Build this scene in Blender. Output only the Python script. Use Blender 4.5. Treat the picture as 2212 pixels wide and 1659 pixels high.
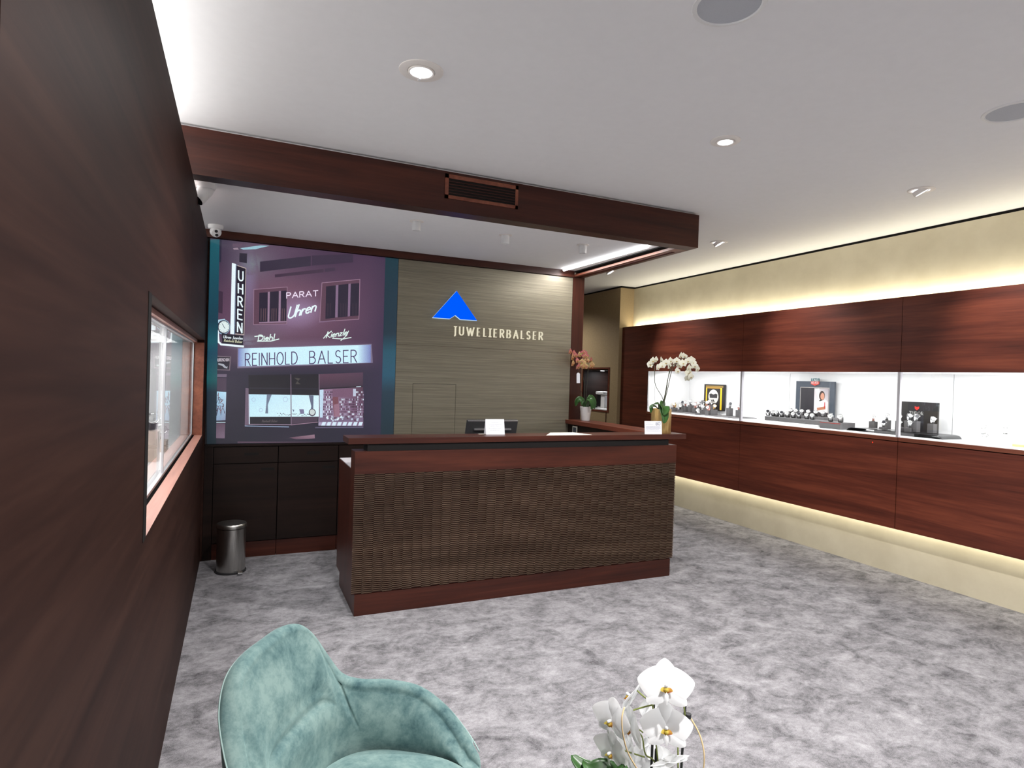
import bpy, bmesh, math, random
from mathutils import Vector, Matrix, Euler
PI = math.pi
random.seed(7)
scene = bpy.context.scene
for o in list(bpy.data.objects): bpy.data.objects.remove(o)
COL = scene.collection

# ------------------------------------------------------------------ camera
CAM_H = 1.55
YAW, PITCH, ROLL, FPX = 0.422236205, 0.00997210357, -0.0307626921, 1317.0852
W, H = 2212, 1659
_cy, _sy = math.cos(YAW), math.sin(YAW)
FWD = Vector((_sy*math.cos(PITCH), _cy*math.cos(PITCH), -math.sin(PITCH)))
_rt = Vector((_cy, -_sy, 0)); _dn = FWD.cross(_rt)
_c, _s = math.cos(ROLL), math.sin(ROLL)
RGT = _c*_rt + _s*_dn
DWN = -_s*_rt + _c*_dn
CAM = Vector((0, 0, CAM_H))
cd = bpy.data.cameras.new('camera'); cam = bpy.data.objects.new('camera', cd); COL.objects.link(cam)
cd.sensor_fit = 'HORIZONTAL'; cd.sensor_width = 36; cd.lens = 36*FPX/W; cd.clip_start = 0.02
up = -DWN; back = -FWD
cam.matrix_world = Matrix(((RGT.x, up.x, back.x, CAM.x), (RGT.y, up.y, back.y, CAM.y), (RGT.z, up.z, back.z, CAM.z), (0, 0, 0, 1)))
scene.camera = cam

def ray(px, py): return RGT*((px-W/2)/FPX) + DWN*((py-H/2)/FPX) + FWD
def at(px, py, **k):                       # where the line of sight meets a real plane of the room
    d = ray(px, py); a, v = list(k.items())[0]; i = 'xyz'.index(a)
    return CAM + d*((v-CAM[i])/d[i])
def deep(px, py, d): return CAM + ray(px, py)*d

# ------------------------------------------------------------------ world, exposure
wd = bpy.data.worlds.new('world'); scene.world = wd; wd.use_nodes = True
bg = wd.node_tree.nodes['Background']; bg.inputs[0].default_value = (0.75, 0.87, 1.0, 1); bg.inputs[1].default_value = 0.55
vs = scene.view_settings
vs.view_transform = 'Standard'; vs.look = 'None'; vs.gamma = 1; vs.use_curve_mapping = False; vs.exposure = 0.0

# ------------------------------------------------------------------ lamps
def area(name, loc, direction, sx, sy, power, color=(1, 1, 1), shape='RECTANGLE', spread=PI, roll=None):
    l = bpy.data.lights.new(name, 'AREA'); l.shape = shape; l.size = sx
    if shape in ('RECTANGLE', 'ELLIPSE'): l.size_y = sy
    l.energy = power; l.color = color; l.spread = spread
    o = bpy.data.objects.new(name, l); COL.objects.link(o); o.location = loc
    z = -Vector(direction).normalized()
    x = Vector((1, 0, 0)) if roll is None else Vector(roll)
    if abs(z.dot(x)) > .95: x = Vector((0, 1, 0))
    y = z.cross(x).normalized(); x = y.cross(z)
    o.matrix_world = Matrix(((x.x, y.x, z.x, loc[0]), (x.y, y.y, z.y, loc[1]), (x.z, y.z, z.z, loc[2]), (0, 0, 0, 1)))
    return o
def spot(name, loc, target, power, angle, blend=.5, color=(1, 1, 1), r=.04):
    l = bpy.data.lights.new(name, 'SPOT'); l.energy = power; l.spot_size = math.radians(angle); l.spot_blend = blend
    l.shadow_soft_size = r; l.color = color
    o = bpy.data.objects.new(name, l); COL.objects.link(o)
    d = (Vector(target)-Vector(loc)).normalized()
    o.rotation_euler = d.to_track_quat('-Z', 'Y').to_euler(); o.location = loc
    return o
WARM = (1.0, .93, .74); WHITE = (1.0, .97, .95); COOL = (.93, .95, 1.0)
# coves along the right wall (above and below the showcase band)
area('cove_lamp_upper', (5.02, 3.5, 2.30), (0.35, 0, 1), 7.3, .06, 25, WARM, roll=(0, 1, 0))
area('cove_lamp_lower', (5.03, 3.5, .425), (0.25, 0, -1), 7.3, .05, 11, WARM, roll=(0, 1, 0))
# showcase lighting, one strip per section
for y0, y1 in ((4.96, 6.55), (3.26, 4.9), (1.56, 3.2), (-.1, 1.5)):
    area('showcase_lamp', (5.16, (y0+y1)/2, 1.685), (0.15, 0, -1), y1-y0-.1, .16, 12, (1, .98, .97), roll=(0, 1, 0))
# display window in the left wall
area('window_display_lamp', (-.50, 3.72, 1.735), (0, 0, -1), 2.9, .2, 26, (1, .97, .96), roll=(0, 1, 0))

# ------------------------------------------------------------------ helpers
def lin(c):
    c = c/255.
    return c/12.92 if c <= .04045 else ((c+.055)/1.055)**2.4
def rgb(r, g, b): return (lin(r), lin(g), lin(b), 1)

class MB:
    def __init__(s): s.bm = bmesh.new()
    def box(s, x0, x1, y0, y1, z0, z1, bev=0, m=None):
        t = bmesh.new()
        v = [t.verts.new((x, y, z)) for x in (x0, x1) for y in (y0, y1) for z in (z0, z1)]
        for f in ((0, 1, 3, 2), (4, 6, 7, 5), (0, 4, 5, 1), (2, 3, 7, 6), (0, 2, 6, 4), (1, 5, 7, 3)): t.faces.new([v[i] for i in f])
        bmesh.ops.recalc_face_normals(t, faces=t.faces)
        if bev: bmesh.ops.bevel(t, geom=list(t.edges), offset=bev, segments=2, affect='EDGES', profile=.6)
        s.merge(t, m); return s
    def merge(s, t, m=None):
        if m is not None: bmesh.ops.transform(t, matrix=m, verts=t.verts)
        me = bpy.data.meshes.new('tmp'); t.to_mesh(me); t.free(); s.bm.from_mesh(me); bpy.data.meshes.remove(me)
    def poly(s, pts, thick=0, d=(0, 1, 0), m=None):
        t = bmesh.new(); vs_ = [t.verts.new(p) for p in pts]; f = t.faces.new(vs_)
        if thick:
            r = bmesh.ops.extrude_face_region(t, geom=[f])
            for v in [g for g in r['geom'] if isinstance(g, bmesh.types.BMVert)]: v.co += Vector(d)*thick
            bmesh.ops.recalc_face_normals(t, faces=t.faces)
        s.merge(t, m); return s
    def lathe(s, prof, n=32, c=(0, 0, 0), m=None, cap=False):
        t = bmesh.new(); rings = []
        for r, z in prof:
            rings.append([t.verts.new((c[0]+r*math.cos(2*PI*i/n), c[1]+r*math.sin(2*PI*i/n), c[2]+z)) for i in range(n)] if r > 1e-6 else [t.verts.new((c[0], c[1], c[2]+z))])
        for a, b in zip(rings, rings[1:]):
            for i in range(n):
                j = (i+1) % n
                if len(a) == 1 and len(b) == 1: continue
                if len(a) == 1: t.faces.new((a[0], b[i], b[j]))
                elif len(b) == 1: t.faces.new((a[i], b[0], a[j]))
                else: t.faces.new((a[i], b[i], b[j], a[j]))
        bmesh.ops.recalc_face_normals(t, faces=t.faces)
        s.merge(t, m); return s
    def tube(s, pts, r, n=8, m=None, closed=False):
        pts = [Vector(p) for p in pts]; t = bmesh.new(); rings = []; N = len(pts); pu = None
        rr = r if isinstance(r, (list, tuple)) else [r]*N
        for i, p in enumerate(pts):
            if closed: d = pts[(i+1) % N]-pts[i-1]
            else: d = pts[min(i+1, N-1)]-pts[max(i-1, 0)]
            d.normalize()
            if pu is None:
                u = d.orthogonal().normalized()
            else:
                u = (pu - d*pu.dot(d)); u = u.normalized() if u.length > 1e-6 else d.orthogonal().normalized()
            pu = u; w = d.cross(u)
            rings.append([t.verts.new(p+(u*math.cos(2*PI*k/n)+w*math.sin(2*PI*k/n))*rr[i]) for k in range(n)])
        pr = list(zip(rings, rings[1:]))+([(rings[-1], rings[0])] if closed else [])
        for a, b in pr:
            for k in range(n): t.faces.new((a[k], a[(k+1) % n], b[(k+1) % n], b[k]))
        if not closed: t.faces.new(rings[0][::-1]); t.faces.new(rings[-1])
        bmesh.ops.recalc_face_normals(t, faces=t.faces)
        s.merge(t, m); return s
    def grid(s, fn, nu, nv, m=None, wrapu=False):
        t = bmesh.new()
        g = [[t.verts.new(fn(i/nu, j/nv)) for j in range(nv+1)] for i in range(nu if wrapu else nu+1)]
        for i in range(nu):
            for j in range(nv):
                a = g[i]; b = g[(i+1) % nu] if wrapu else g[i+1]
                t.faces.new((a[j], b[j], b[j+1], a[j+1]))
        s.merge(t, m); return s
    def build(s, name, mat, parent=None, smooth=False, base=None, auto=None):
        me = bpy.data.meshes.new(name)
        off = Vector(base) if base is not None else Vector((0, 0, 0))
        if off.length: bmesh.ops.translate(s.bm, vec=-off, verts=s.bm.verts)
        if smooth:
            for f in s.bm.faces: f.smooth = True
            if auto is not None:
                for e in s.bm.edges:
                    if len(e.link_faces) == 2 and e.calc_face_angle(0) > math.radians(auto): e.smooth = False
        s.bm.to_mesh(me); s.bm.free()
        o = bpy.data.objects.new(name, me); COL.objects.link(o)
        if mat: me.materials.append(mat)
        if parent: o.parent = parent
        elif base is not None: o.location = off
        return o

def tag(o, label=None, cat=None, group=None, kind=None):
    if label: o['label'] = label
    if cat: o['category'] = cat
    if group: o['group'] = group
    if kind: o['kind'] = kind
    return o
def thing(name, label, cat, loc=(0, 0, 0), rz=0, group=None):
    o = bpy.data.objects.new(name, None); COL.objects.link(o); o.empty_display_size = .05
    o.location = loc; o.rotation_euler = (0, 0, rz)
    return tag(o, label, cat, group)
def dup(root, loc, rz=None, label=None, group=None, scale=None):
    r = root.copy(); COL.objects.link(r); r.location = loc
    if rz is not None: r.rotation_euler = (0, 0, rz)
    if scale: r.scale = (scale,)*3
    if label: r['label'] = label
    if group: r['group'] = group
    for ch in list(root.children):
        c = ch.copy(); COL.objects.link(c); c.parent = r
        for g in list(ch.children):
            d = g.copy(); COL.objects.link(d); d.parent = c
    return r
def struct(name, mb, mat, **k):
    return tag(mb.build(name, mat, **k), kind='structure')

# ------------------------------------------------------------------ materials
class NT:
    def __init__(s, name):
        s.m = bpy.data.materials.new(name); s.m.use_nodes = True; s.n = s.m.node_tree.nodes; s.l = s.m.node_tree.links
        s.b = s.n['Principled BSDF']; s.out = s.n['Material Output']
    def N(s, t, **k):
        n = s.n.new(t)
        for a, b in k.items():
            if a.startswith('i_'):
                key = a[2:]; key = int(key) if key.isdigit() else key.replace('_', ' ')
                n.inputs[key].default_value = b
            else: setattr(n, a, b)
        return n
    def L(s, a, b): s.l.new(a, b)
    def coords(s, scale=(1, 1, 1)):
        g = s.N('ShaderNodeNewGeometry'); mp = s.N('ShaderNodeMapping'); mp.inputs['Scale'].default_value = scale
        s.L(g.outputs['Position'], mp.inputs['Vector']); return mp.outputs[0]
    def ocoords(s, scale=(1, 1, 1)):
        g = s.N('ShaderNodeTexCoord'); mp = s.N('ShaderNodeMapping'); mp.inputs['Scale'].default_value = scale
        s.L(g.outputs['Object'], mp.inputs['Vector']); return mp.outputs[0]
    def noise(s, vec, scale, detail=4, rough=.55, dist=0):
        n = s.N('ShaderNodeTexNoise'); n.inputs['Scale'].default_value = scale; n.inputs['Detail'].default_value = detail
        n.inputs['Roughness'].default_value = rough; n.inputs['Distortion'].default_value = dist
        s.L(vec, n.inputs['Vector']); return n.outputs['Fac']
    def ramp(s, fac, stops):
        r = s.N('ShaderNodeValToRGB'); e = r.color_ramp.elements
        e[0].position, e[0].color = stops[0]; e[1].position, e[1].color = stops[-1]
        for p, c in stops[1:-1]: x = e.new(p); x.color = c
        s.L(fac, r.inputs[0]); return r.outputs[0]
    def bump(s, h, strength=.2, dist=.01):
        b = s.N('ShaderNodeBump'); b.inputs['Strength'].default_value = strength; b.inputs['Distance'].default_value = dist
        s.L(h, b.inputs['Height']); s.L(b.outputs[0], s.b.inputs['Normal'])
def plain(name, col, rough=.5, metal=0, spec=.5, emit=None, es=0, coat=0):
    t = NT(name); t.b.inputs['Base Color'].default_value = col; t.b.inputs['Roughness'].default_value = rough
    t.b.inputs['Metallic'].default_value = metal; t.b.inputs['Specular IOR Level'].default_value = spec
    t.b.inputs['Coat Weight'].default_value = coat
    if emit: t.b.inputs['Emission Color'].default_value = emit; t.b.inputs['Emission Strength'].default_value = es
    return t.m
def grainy(name, col, rough=.5, metal=0, amt=.06, scale=60, spec=.5):
    t = NT(name); f = t.noise(t.coords(), scale, 3)
    a = tuple(c*(1-amt) for c in col[:3])+(1,); b = tuple(min(1, c*(1+amt)) for c in col[:3])+(1,)
    t.L(t.ramp(f, [(.3, a), (.7, b)]), t.b.inputs['Base Color']); t.b.inputs['Roughness'].default_value = rough
    t.b.inputs['Metallic'].default_value = metal; t.b.inputs['Specular IOR Level'].default_value = spec
    return t.m
def wood(name, axis, dark, mid, light, rough=.40, spec=.32):
    sc = [9, 9, 9]; sc['xyz'.index(axis)] = .55
    t = NT(name); v = t.coords(tuple(sc)); f1 = t.noise(v, 1.0, 6, .62, .5)
    sc2 = [60, 60, 60]; sc2['xyz'.index(axis)] = 2.5
    f2 = t.noise(t.coords(tuple(sc2)), 1.0, 3, .6)
    mx = t.N('ShaderNodeMath', operation='MULTIPLY_ADD'); t.L(f2, mx.inputs[0]); mx.inputs[1].default_value = .35; t.L(f1, mx.inputs[2])
    t.L(t.ramp(mx.outputs[0], [(.45, dark), (.66, mid), (.86, light)]), t.b.inputs['Base Color'])
    t.b.inputs['Roughness'].default_value = rough; t.b.inputs['Specular IOR Level'].default_value = spec
    t.bump(f2, .05, .002); return t.m
WD = (.056, .014, .009, 1); WM = (.118, .028, .016, 1); WL = (.19, .048, .025, 1)
M = {}
M['wood_y'] = wood('mahogany_along_wall', 'y', WD, WM, WL)
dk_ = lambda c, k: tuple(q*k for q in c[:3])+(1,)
M['wood_x'] = wood('mahogany_crosswise_shaded', 'x', dk_(WD, .40), dk_(WM, .40), dk_(WL, .40))  # same mahogany, darkened to stand in for dimmer light
M['wood_z'] = wood('mahogany_upright_shaded', 'z', dk_(WD, .33), dk_(WM, .33), dk_(WL, .33))  # darker copy again, shade put into the wood colour
M['wood_left'] = wood('mahogany_left_shaded', 'y', (.020, .0095, .008, 1), (.030, .014, .011, 1), (.042, .020, .015, 1), .55, .06)  # same wood, colour darkened for a wall the lamps barely reach
M['wood_dark'] = wood('dark_stained_wood', 'x', (.007, .0038, .003, 1), (.013, .0065, .005, 1), (.020, .010, .0075, 1), .5, .2)
M['wood_lip'] = wood('mahogany_light_edge', 'y', (.12, .035, .02, 1), (.19, .06, .035, 1), (.26, .09, .05, 1), .35)
M['wood_sill'] = wood('pink_mahogany_sill', 'y', (.26, .11, .085, 1), (.36, .17, .13, 1), (.45, .22, .17, 1), .35)
M['black_gap'] = plain('shadow_gap_black', (.01, .009, .009, 1), .7, 0, .15)
M['ceiling'] = grainy('ceiling_paint', (.86, .86, .87, 1), .9, 0, .01, 20, .2)
M['white'] = grainy('white_lacquer', (.86, .86, .87, 1), .35, 0, .01)
M['white_matte'] = plain('white_plastic', (.80, .80, .80, 1), .45)
M['cream_wall'] = None
t = NT('cream_wallcovering'); f = t.noise(t.coords((3, 1.2, 1.2)), 2.5, 5, .6); f2 = t.noise(t.coords((120, 120, 120)), 1, 2)
t.L(t.ramp(f, [(.35, (.60, .54, .40, 1)), (.65, (.68, .62, .47, 1))]), t.b.inputs['Base Color']); t.b.inputs['Roughness'].default_value = .55
t.bump(f2, .06, .002); M['cream_wall'] = t.m
t = NT('beige_side_wall'); f = t.noise(t.coords((90, 90, 90)), 1, 3)
t.L(t.ramp(f, [(.3, (.33, .24, .13, 1)), (.7, (.40, .30, .17, 1))]), t.b.inputs['Base Color']); t.b.inputs['Roughness'].default_value = .5; t.bump(f, .08, .002); M['beige_wall'] = t.m
# metallic grasscloth
t = NT('metallic_grasscloth'); v = t.coords((1.6, 1, 150)); f = t.noise(v, 1.0, 4, .65); fb = t.noise(t.coords((.8, 1, 14)), 1, 3)
fc = t.noise(t.coords((6, 1, 420)), 1, 3)
ad = t.N('ShaderNodeMath', operation='MULTIPLY_ADD'); t.L(fc, ad.inputs[0]); ad.inputs[1].default_value = .5; t.L(f, ad.inputs[2])
t.L(t.ramp(ad.outputs[0], [(.45, (.17, .150, .11, 1)), (.75, (.245, .22, .165, 1)), (1.0, (.33, .30, .225, 1))]), t.b.inputs['Base Color'])
t.b.inputs['Metallic'].default_value = .45; t.b.inputs['Anisotropic'].default_value = .5
t.L(t.ramp(fb, [(.3, (.34, .34, .34, 1)), (.7, (.5, .5, .5, 1))]), t.b.inputs['Roughness']); t.bump(ad.outputs[0], .25, .002); M['grasscloth'] = t.m
# carpet
t = NT('mottled_grey_carpet')
v = t.coords((1.0, 1.25, 1)); a = t.noise(v, 4.6, 8, .70, .6); b_ = t.noise(v, 15, 5, .7, .4); c_ = t.noise(t.coords((1, 1, 1)), 260, 2, .8); d_ = t.noise(v, 45, 4, .75, .3)
m1 = t.N('ShaderNodeMath', operation='MULTIPLY_ADD'); t.L(b_, m1.inputs[0]); m1.inputs[1].default_value = .55; t.L(a, m1.inputs[2])
m2 = t.N('ShaderNodeMath', operation='MULTIPLY_ADD'); t.L(d_, m2.inputs[0]); m2.inputs[1].default_value = .35; t.L(m1.outputs[0], m2.inputs[2])
m3 = t.N('ShaderNodeMath', operation='MULTIPLY_ADD'); t.L(c_, m3.inputs[0]); m3.inputs[1].default_value = .55; t.L(m2.outputs[0], m3.inputs[2])
t.L(t.ramp(m3.outputs[0], [(.90, (.15, .14, .16, 1)), (1.08, (.30, .285, .315, 1)), (1.25, (.50, .48, .52, 1))][:0] or [(.0, (.080, .077, .084, 1)), (1, (.43, .42, .442, 1))]), t.b.inputs['Base Color'])
mr = t.N('ShaderNodeMapRange'); mr.inputs['From Min'].default_value = .97; mr.inputs['From Max'].default_value = 1.52
t.L(m3.outputs[0], mr.inputs[0]); rp = [n for n in t.n if n.type == 'VALTORGB'][0]; t.L(mr.outputs[0], rp.inputs[0])
t.b.inputs['Roughness'].default_value = 1; t.b.inputs['Specular IOR Level'].default_value = .1; t.bump(m3.outputs[0], .5, .01); M['carpet'] = t.m
t = NT('teal_velvet'); f = t.noise(t.ocoords((1, 1, 1)), 9, 7, .7, .3); f2 = t.noise(t.ocoords((1, 1, 1)), 42, 4, .7)
ad = t.N('ShaderNodeMath', operation='MULTIPLY_ADD'); t.L(f2, ad.inputs[0]); ad.inputs[1].default_value = .45; t.L(f, ad.inputs[2])
t.L(t.ramp(ad.outputs[0], [(.48, (.036, .085, .095, 1)), (.66, (.10, .175, .175, 1)), (.86, (.19, .28, .265, 1))]), t.b.inputs['Base Color'])
t.b.inputs['Roughness'].default_value = .75; t.b.inputs['Sheen Weight'].default_value = .5; t.b.inputs['Sheen Roughness'].default_value = .4
t.b.inputs['Sheen Tint'].default_value = (.6, .85, .82, 1); t.b.inputs['Specular IOR Level'].default_value = .2; t.bump(ad.outputs[0], .08, .004); M['velvet'] = t.m
M['steel'] = plain('polished_steel', (.82, .82, .83, 1), .16, 1)
M['gold'] = plain('gold_metal', (.85, .62, .28, 1), .25, 1)
t = NT('brushed_steel'); f = t.noise(t.ocoords((40, 40, 2)), 4, 2); t.L(t.ramp(f, [(.3, (.42, .41, .39, 1)), (.7, (.55, .54, .51, 1))]), t.b.inputs['Base Color'])
t.b.inputs['Metallic'].default_value = 1; t.b.inputs['Roughness'].default_value = .3; M['brushed'] = t.m
t = NT('hammered_gold'); f = t.noise(t.ocoords((8, 8, 1)), 6, 4, .7); t.L(t.ramp(f, [(.3, (.55, .33, .10, 1)), (.7, (.85, .65, .30, 1))]), t.b.inputs['Base Color'])
t.b.inputs['Metallic'].default_value = .75; t.b.inputs['Roughness'].default_value = .38; t.bump(f, .3, .01); M['planter_gold'] = t.m
M['alu'] = plain('aluminium', (.62, .62, .64, 1), .35, 1)
M['post'] = plain('satin_post', (.62, .62, .66, 1), .4, .4)
M['block'] = grainy('grey_stand_fabric', (.13, .125, .13, 1), .7)
M['black'] = plain('black_gloss', (.015, .015, .017, 1), .25)
M['black_matte'] = plain('black_plastic', (.02, .02, .022, 1), .6)
M['rose'] = plain('rose_leather', (.62, .30, .26, 1), .5)
M['slate'] = plain('slate_blue_frame', (.055, .07, .095, 1), .5)
M['paper'] = plain('white_paper', (.80, .82, .88, 1), .6)
M['paper_warm'] = plain('cream_paper', (.86, .84, .74, 1), .6)
M['ink'] = plain('grey_print', (.22, .24, .30, 1), .7)
M['grille'] = grainy('speaker_cloth', (.50, .52, .56, 1), .8, 0, .05, 400)
M['ring'] = plain('lamp_trim', (.84, .80, .76, 1), .6)
M['worktop'] = plain('pale_laminate', (.62, .60, .62, 1), .45)
def emis(name, col, st):
    t = NT(name); e = t.N('ShaderNodeEmission'); e.inputs[0].default_value = col; e.inputs[1].default_value = st
    t.L(e.outputs[0], t.out.inputs[0]); return t.m
M['lamp_face'] = emis('lamp_diffuser', (.95, .95, 1, 1), 6)
M['tube_face'] = emis('led_tube', (1, 1, 1, 1), 16)
M['logo_blue'] = emis('backlit_blue', rgb(0, 92, 255), 1.0)
M['logo_edge'] = emis('backlit_edge', rgb(190, 220, 240), 1.0)
M['letter'] = emis('backlit_letter', rgb(240, 232, 205), .9)
t = NT('window_glass'); tr = t.N('ShaderNodeBsdfTransparent'); gl = t.N('ShaderNodeBsdfGlossy'); gl.inputs['Roughness'].default_value = .0
fr = t.N('ShaderNodeFresnel'); gg = t.N('ShaderNodeNewGeometry'); io = t.N('ShaderNodeMapRange'); io.inputs['To Min'].default_value = 1.5; io.inputs['To Max'].default_value = 1/1.5; t.L(gg.outputs['Backfacing'], io.inputs[0]); t.L(io.outputs[0], fr.inputs[0]); mx = t.N('ShaderNodeMixShader'); tr.inputs[0].default_value = (.97, .985, .98, 1)
t.L(fr.outputs[0], mx.inputs[0]); t.L(tr.outputs[0], mx.inputs[1]); t.L(gl.outputs[0], mx.inputs[2]); t.L(mx.outputs[0], t.out.inputs[0]); M['glass'] = t.m
def petal_mat(name, col, col2=None):
    t = NT(name); d = t.N('ShaderNodeBsdfDiffuse'); tl = t.N('ShaderNodeBsdfTranslucent'); mx = t.N('ShaderNodeMixShader'); mx.inputs[0].default_value = .35
    if col2:
        f = t.noise(t.ocoords((1, 1, 1)), 5, 3); r = t.ramp(f, [(.44, col), (.60, col2)]); t.L(r, d.inputs[0]); t.L(r, tl.inputs[0])
    else: d.inputs[0].default_value = col; tl.inputs[0].default_value = col
    t.L(d.outputs[0], mx.inputs[1]); t.L(tl.outputs[0], mx.inputs[2]); t.L(mx.outputs[0], t.out.inputs[0]); return t.m
M['petal_white'] = petal_mat('white_petal', (.88, .89, .90, 1))
M['petal_cream'] = petal_mat('ivory_petal', (.88, .88, .78, 1))
M['petal_pink'] = petal_mat('coral_and_yellow_petal', (.62, .12, .22, 1), (.74, .58, .26, 1))
M['petal_yellow'] = petal_mat('yellow_and_coral_petal', (.74, .60, .28, 1), (.70, .30, .22, 1))
M['lip'] = petal_mat('yellow_and_rust_lip', (.62, .50, .10, 1), (.50, .12, .04, 1))
M['leaf'] = grainy('orchid_leaf', (.024, .085, .014, 1), .35, 0, .35, 12)
M['stem'] = plain('dark_stem', (.05, .055, .03, 1), .5)
M['green_stem'] = plain('green_stem', (.20, .24, .06, 1), .5)
M['cane'] = plain('tan_cane', (.70, .52, .28, 1), .5)
# vertex colour emission for the backlit print
t = NT('backlit_print'); a = t.N('ShaderNodeAttribute'); a.attribute_name = 'print'; nz = t.noise(t.coords(), 170, 2)
r = t.ramp(nz, [(.3, (.88, .88, .88, 1)), (.7, (1.06, 1.06, 1.06, 1))]); mm = t.N('ShaderNodeMixRGB', blend_type='MULTIPLY'); mm.inputs[0].default_value = 1
t.L(a.outputs['Color'], mm.inputs[1]); t.L(r, mm.inputs[2]); t.L(mm.outputs[0], t.b.inputs['Emission Color']); t.b.inputs['Emission Strength'].default_value = 1
t.b.inputs['Base Color'].default_value = (.02, .02, .02, 1); t.b.inputs['Roughness'].default_value = .5; M['print'] = t.m
t = NT('flat_print'); a = t.N('ShaderNodeAttribute'); a.attribute_name = 'print'; t.L(a.outputs['Color'], t.b.inputs['Base Color']); t.b.inputs['Roughness'].default_value = .5; M['poster'] = t.m

# ------------------------------------------------------------------ room shell
LX = -.246            # panelled wall on the left
CZ = 2.885            # ceiling
BY = 5.50             # back wall behind the desk
RX = 5.09             # plastered right wall
PXR = 4.91            # fronts of the showcase band
struct('floor', MB().box(-.9, 5.7, -3.6, 9.7, -.1, 0), M['carpet'])
struct('ceiling', MB().box(-.9, 5.7, -3.6, 9.7, CZ, CZ+.1), M['ceiling'])
struct('wall_left_outer', MB().box(-.95, -.80, -3.6, 9.7, 0, CZ), M['ceiling'])
struct('wall_far', MB().box(-.9, 5.7, 9.6, 9.7, 0, CZ), M['beige_wall'])
# front of the shop, behind the viewer: piers and a wide opening on the street
struct('wall_front', MB().box(-.9, .0, -3.7, -3.6, 0, CZ).box(4.7, 5.7, -3.7, -3.6, 0, CZ).box(0, 4.7, -3.7, -3.6, 2.5, CZ).box(0, 4.7, -3.7, -3.6, 0, .3), M['cream_wall'])
# right wall: lower and upper stretch, the showcases sit between them
struct('wall_right', MB().box(RX, 5.7, -3.6, 7.2, 0, 1.10).box(RX, 5.7, -3.6, 7.2, 1.76, 2.862).box(5.645, 5.7, -3.6, 7.2, 1.10, 1.76)
       .box(RX, 5.645, -3.6, -.25, 1.10, 1.76).box(RX, 5.645, 6.62, 7.2, 1.10, 1.76), M['cream_wall'])
struct('wall_right_passage', MB().box(4.86, 5.7, 7.2, 7.44, 0, 2.862).box(4.86, 5.7, 8.14, 9.6, 0, 2.862).box(4.86, 5.7, 7.44, 8.14, 0, 1.12).box(4.86, 5.7, 7.44, 8.14, 1.72, 2.862).box(5.55, 5.7, 7.44, 8.14, 1.12, 1.72), M['beige_wall'])
struct('trim_1', MB().box(RX+.012, 5.69, -3.6, 7.2, 2.862, CZ).box(4.872, 5.69, 7.19, 9.6, 2.862, CZ), M['black_gap'])
struct('shadow_line_strip', MB().box(4.852, 4.862, 7.464, 7.470, .2, 1.12), M['wood_x'])  # thin dark strip standing in for a shadow line
# panelled left wall with the recess of the display window
NZ0, NZ1, NY0, NY1 = 1.03, 1.772, 2.14, 5.34
PT = 2.578
mb = MB(); g = .002
for y0, y1 in ((-3.6, .842), (.842, 3.752), (3.752, BY-.002)):
    if y1 <= NY0: mb.box(-.50, LX, y0+g, y1-g, 0, PT); continue
    mb.box(-.50, LX, y0+g, y1-g, NZ1, PT)
mb.box(-.30, LX, .842+g, NY0, 0, NZ1).box(-.30, LX, NY0, NY1, 0, NZ0).box(-.30, LX, NY1, BY-.002, 0, NZ1)
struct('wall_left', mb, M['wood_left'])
struct('wall_left_core', MB().box(-.79, -.502, -3.6, BY-.01, NZ1+.012, PT-.01).box(-.79, -.302, .85, NY0-.02, 0, NZ1-.01).box(-.79, -.302, NY0-.02, NY1+.02, 0, NZ0-.03).box(-.79, -.302, NY1+.02, BY-.01, 0, NZ1-.01).box(-.79, -.502, -3.6, .84, 0, PT-.01), M['black_gap'])
struct('trim_3', MB().box(-.247, -.2445, 2.075, 2.139, NZ0, NZ1), M['black_gap'])
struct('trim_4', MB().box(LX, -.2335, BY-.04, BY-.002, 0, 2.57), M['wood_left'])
# wall behind the desk
struct('wall_back', MB().box(-.79, 3.125, BY+.015, BY+.14, 0, CZ), M['black_gap'])
mb = MB().box(1.305, 1.469, BY, BY+.014, .2, 2.6).box(1.889, 3.123, BY, BY+.014, .2, 2.6).box(1.469, 1.889, BY, BY+.014, 1.472, 2.6).box(1.472, 1.886, BY, BY+.014, .2, 1.469)
struct('wall_back_panel', mb, M['grasscloth'])
struct('trim_5', MB().box(1.305, 3.12, BY-.0006, BY+.001, 1.8235, 1.8255), M['wood_x'])
# soffit over the desk
CBZ, CCZ, CTZ = 2.612, 2.667, 2.868
struct('ceiling_soffit', MB().box(-.79, 3.13, 3.90, BY, CCZ, CCZ+.03), M['ceiling'])
struct('trim_6', MB().box(-.79, 3.235, 3.815, BY, CTZ, CZ), M['white_matte'])
wv = thing('ceiling_surround', 'dark mahogany beam surround hanging under the ceiling over the desk', 'beam', (1.2, 4.6, CBZ))
def pbx(name, mat, parent, *boxes, **k):
    m_ = MB()
    for b in boxes: m_.box(*b)
    return m_.build(name, mat, parent, base=parent.location, **k)
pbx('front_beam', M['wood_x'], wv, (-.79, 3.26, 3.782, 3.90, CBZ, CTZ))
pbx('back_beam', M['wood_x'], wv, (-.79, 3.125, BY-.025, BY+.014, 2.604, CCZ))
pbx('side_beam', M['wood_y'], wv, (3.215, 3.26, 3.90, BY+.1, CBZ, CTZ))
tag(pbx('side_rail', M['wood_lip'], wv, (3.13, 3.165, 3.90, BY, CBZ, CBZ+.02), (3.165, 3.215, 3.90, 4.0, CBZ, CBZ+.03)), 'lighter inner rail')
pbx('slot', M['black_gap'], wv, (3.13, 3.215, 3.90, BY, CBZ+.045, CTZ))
pbx('post', M['wood_z'], wv, (3.127, 3.262, BY, BY+.14, 1.139, CBZ))
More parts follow.
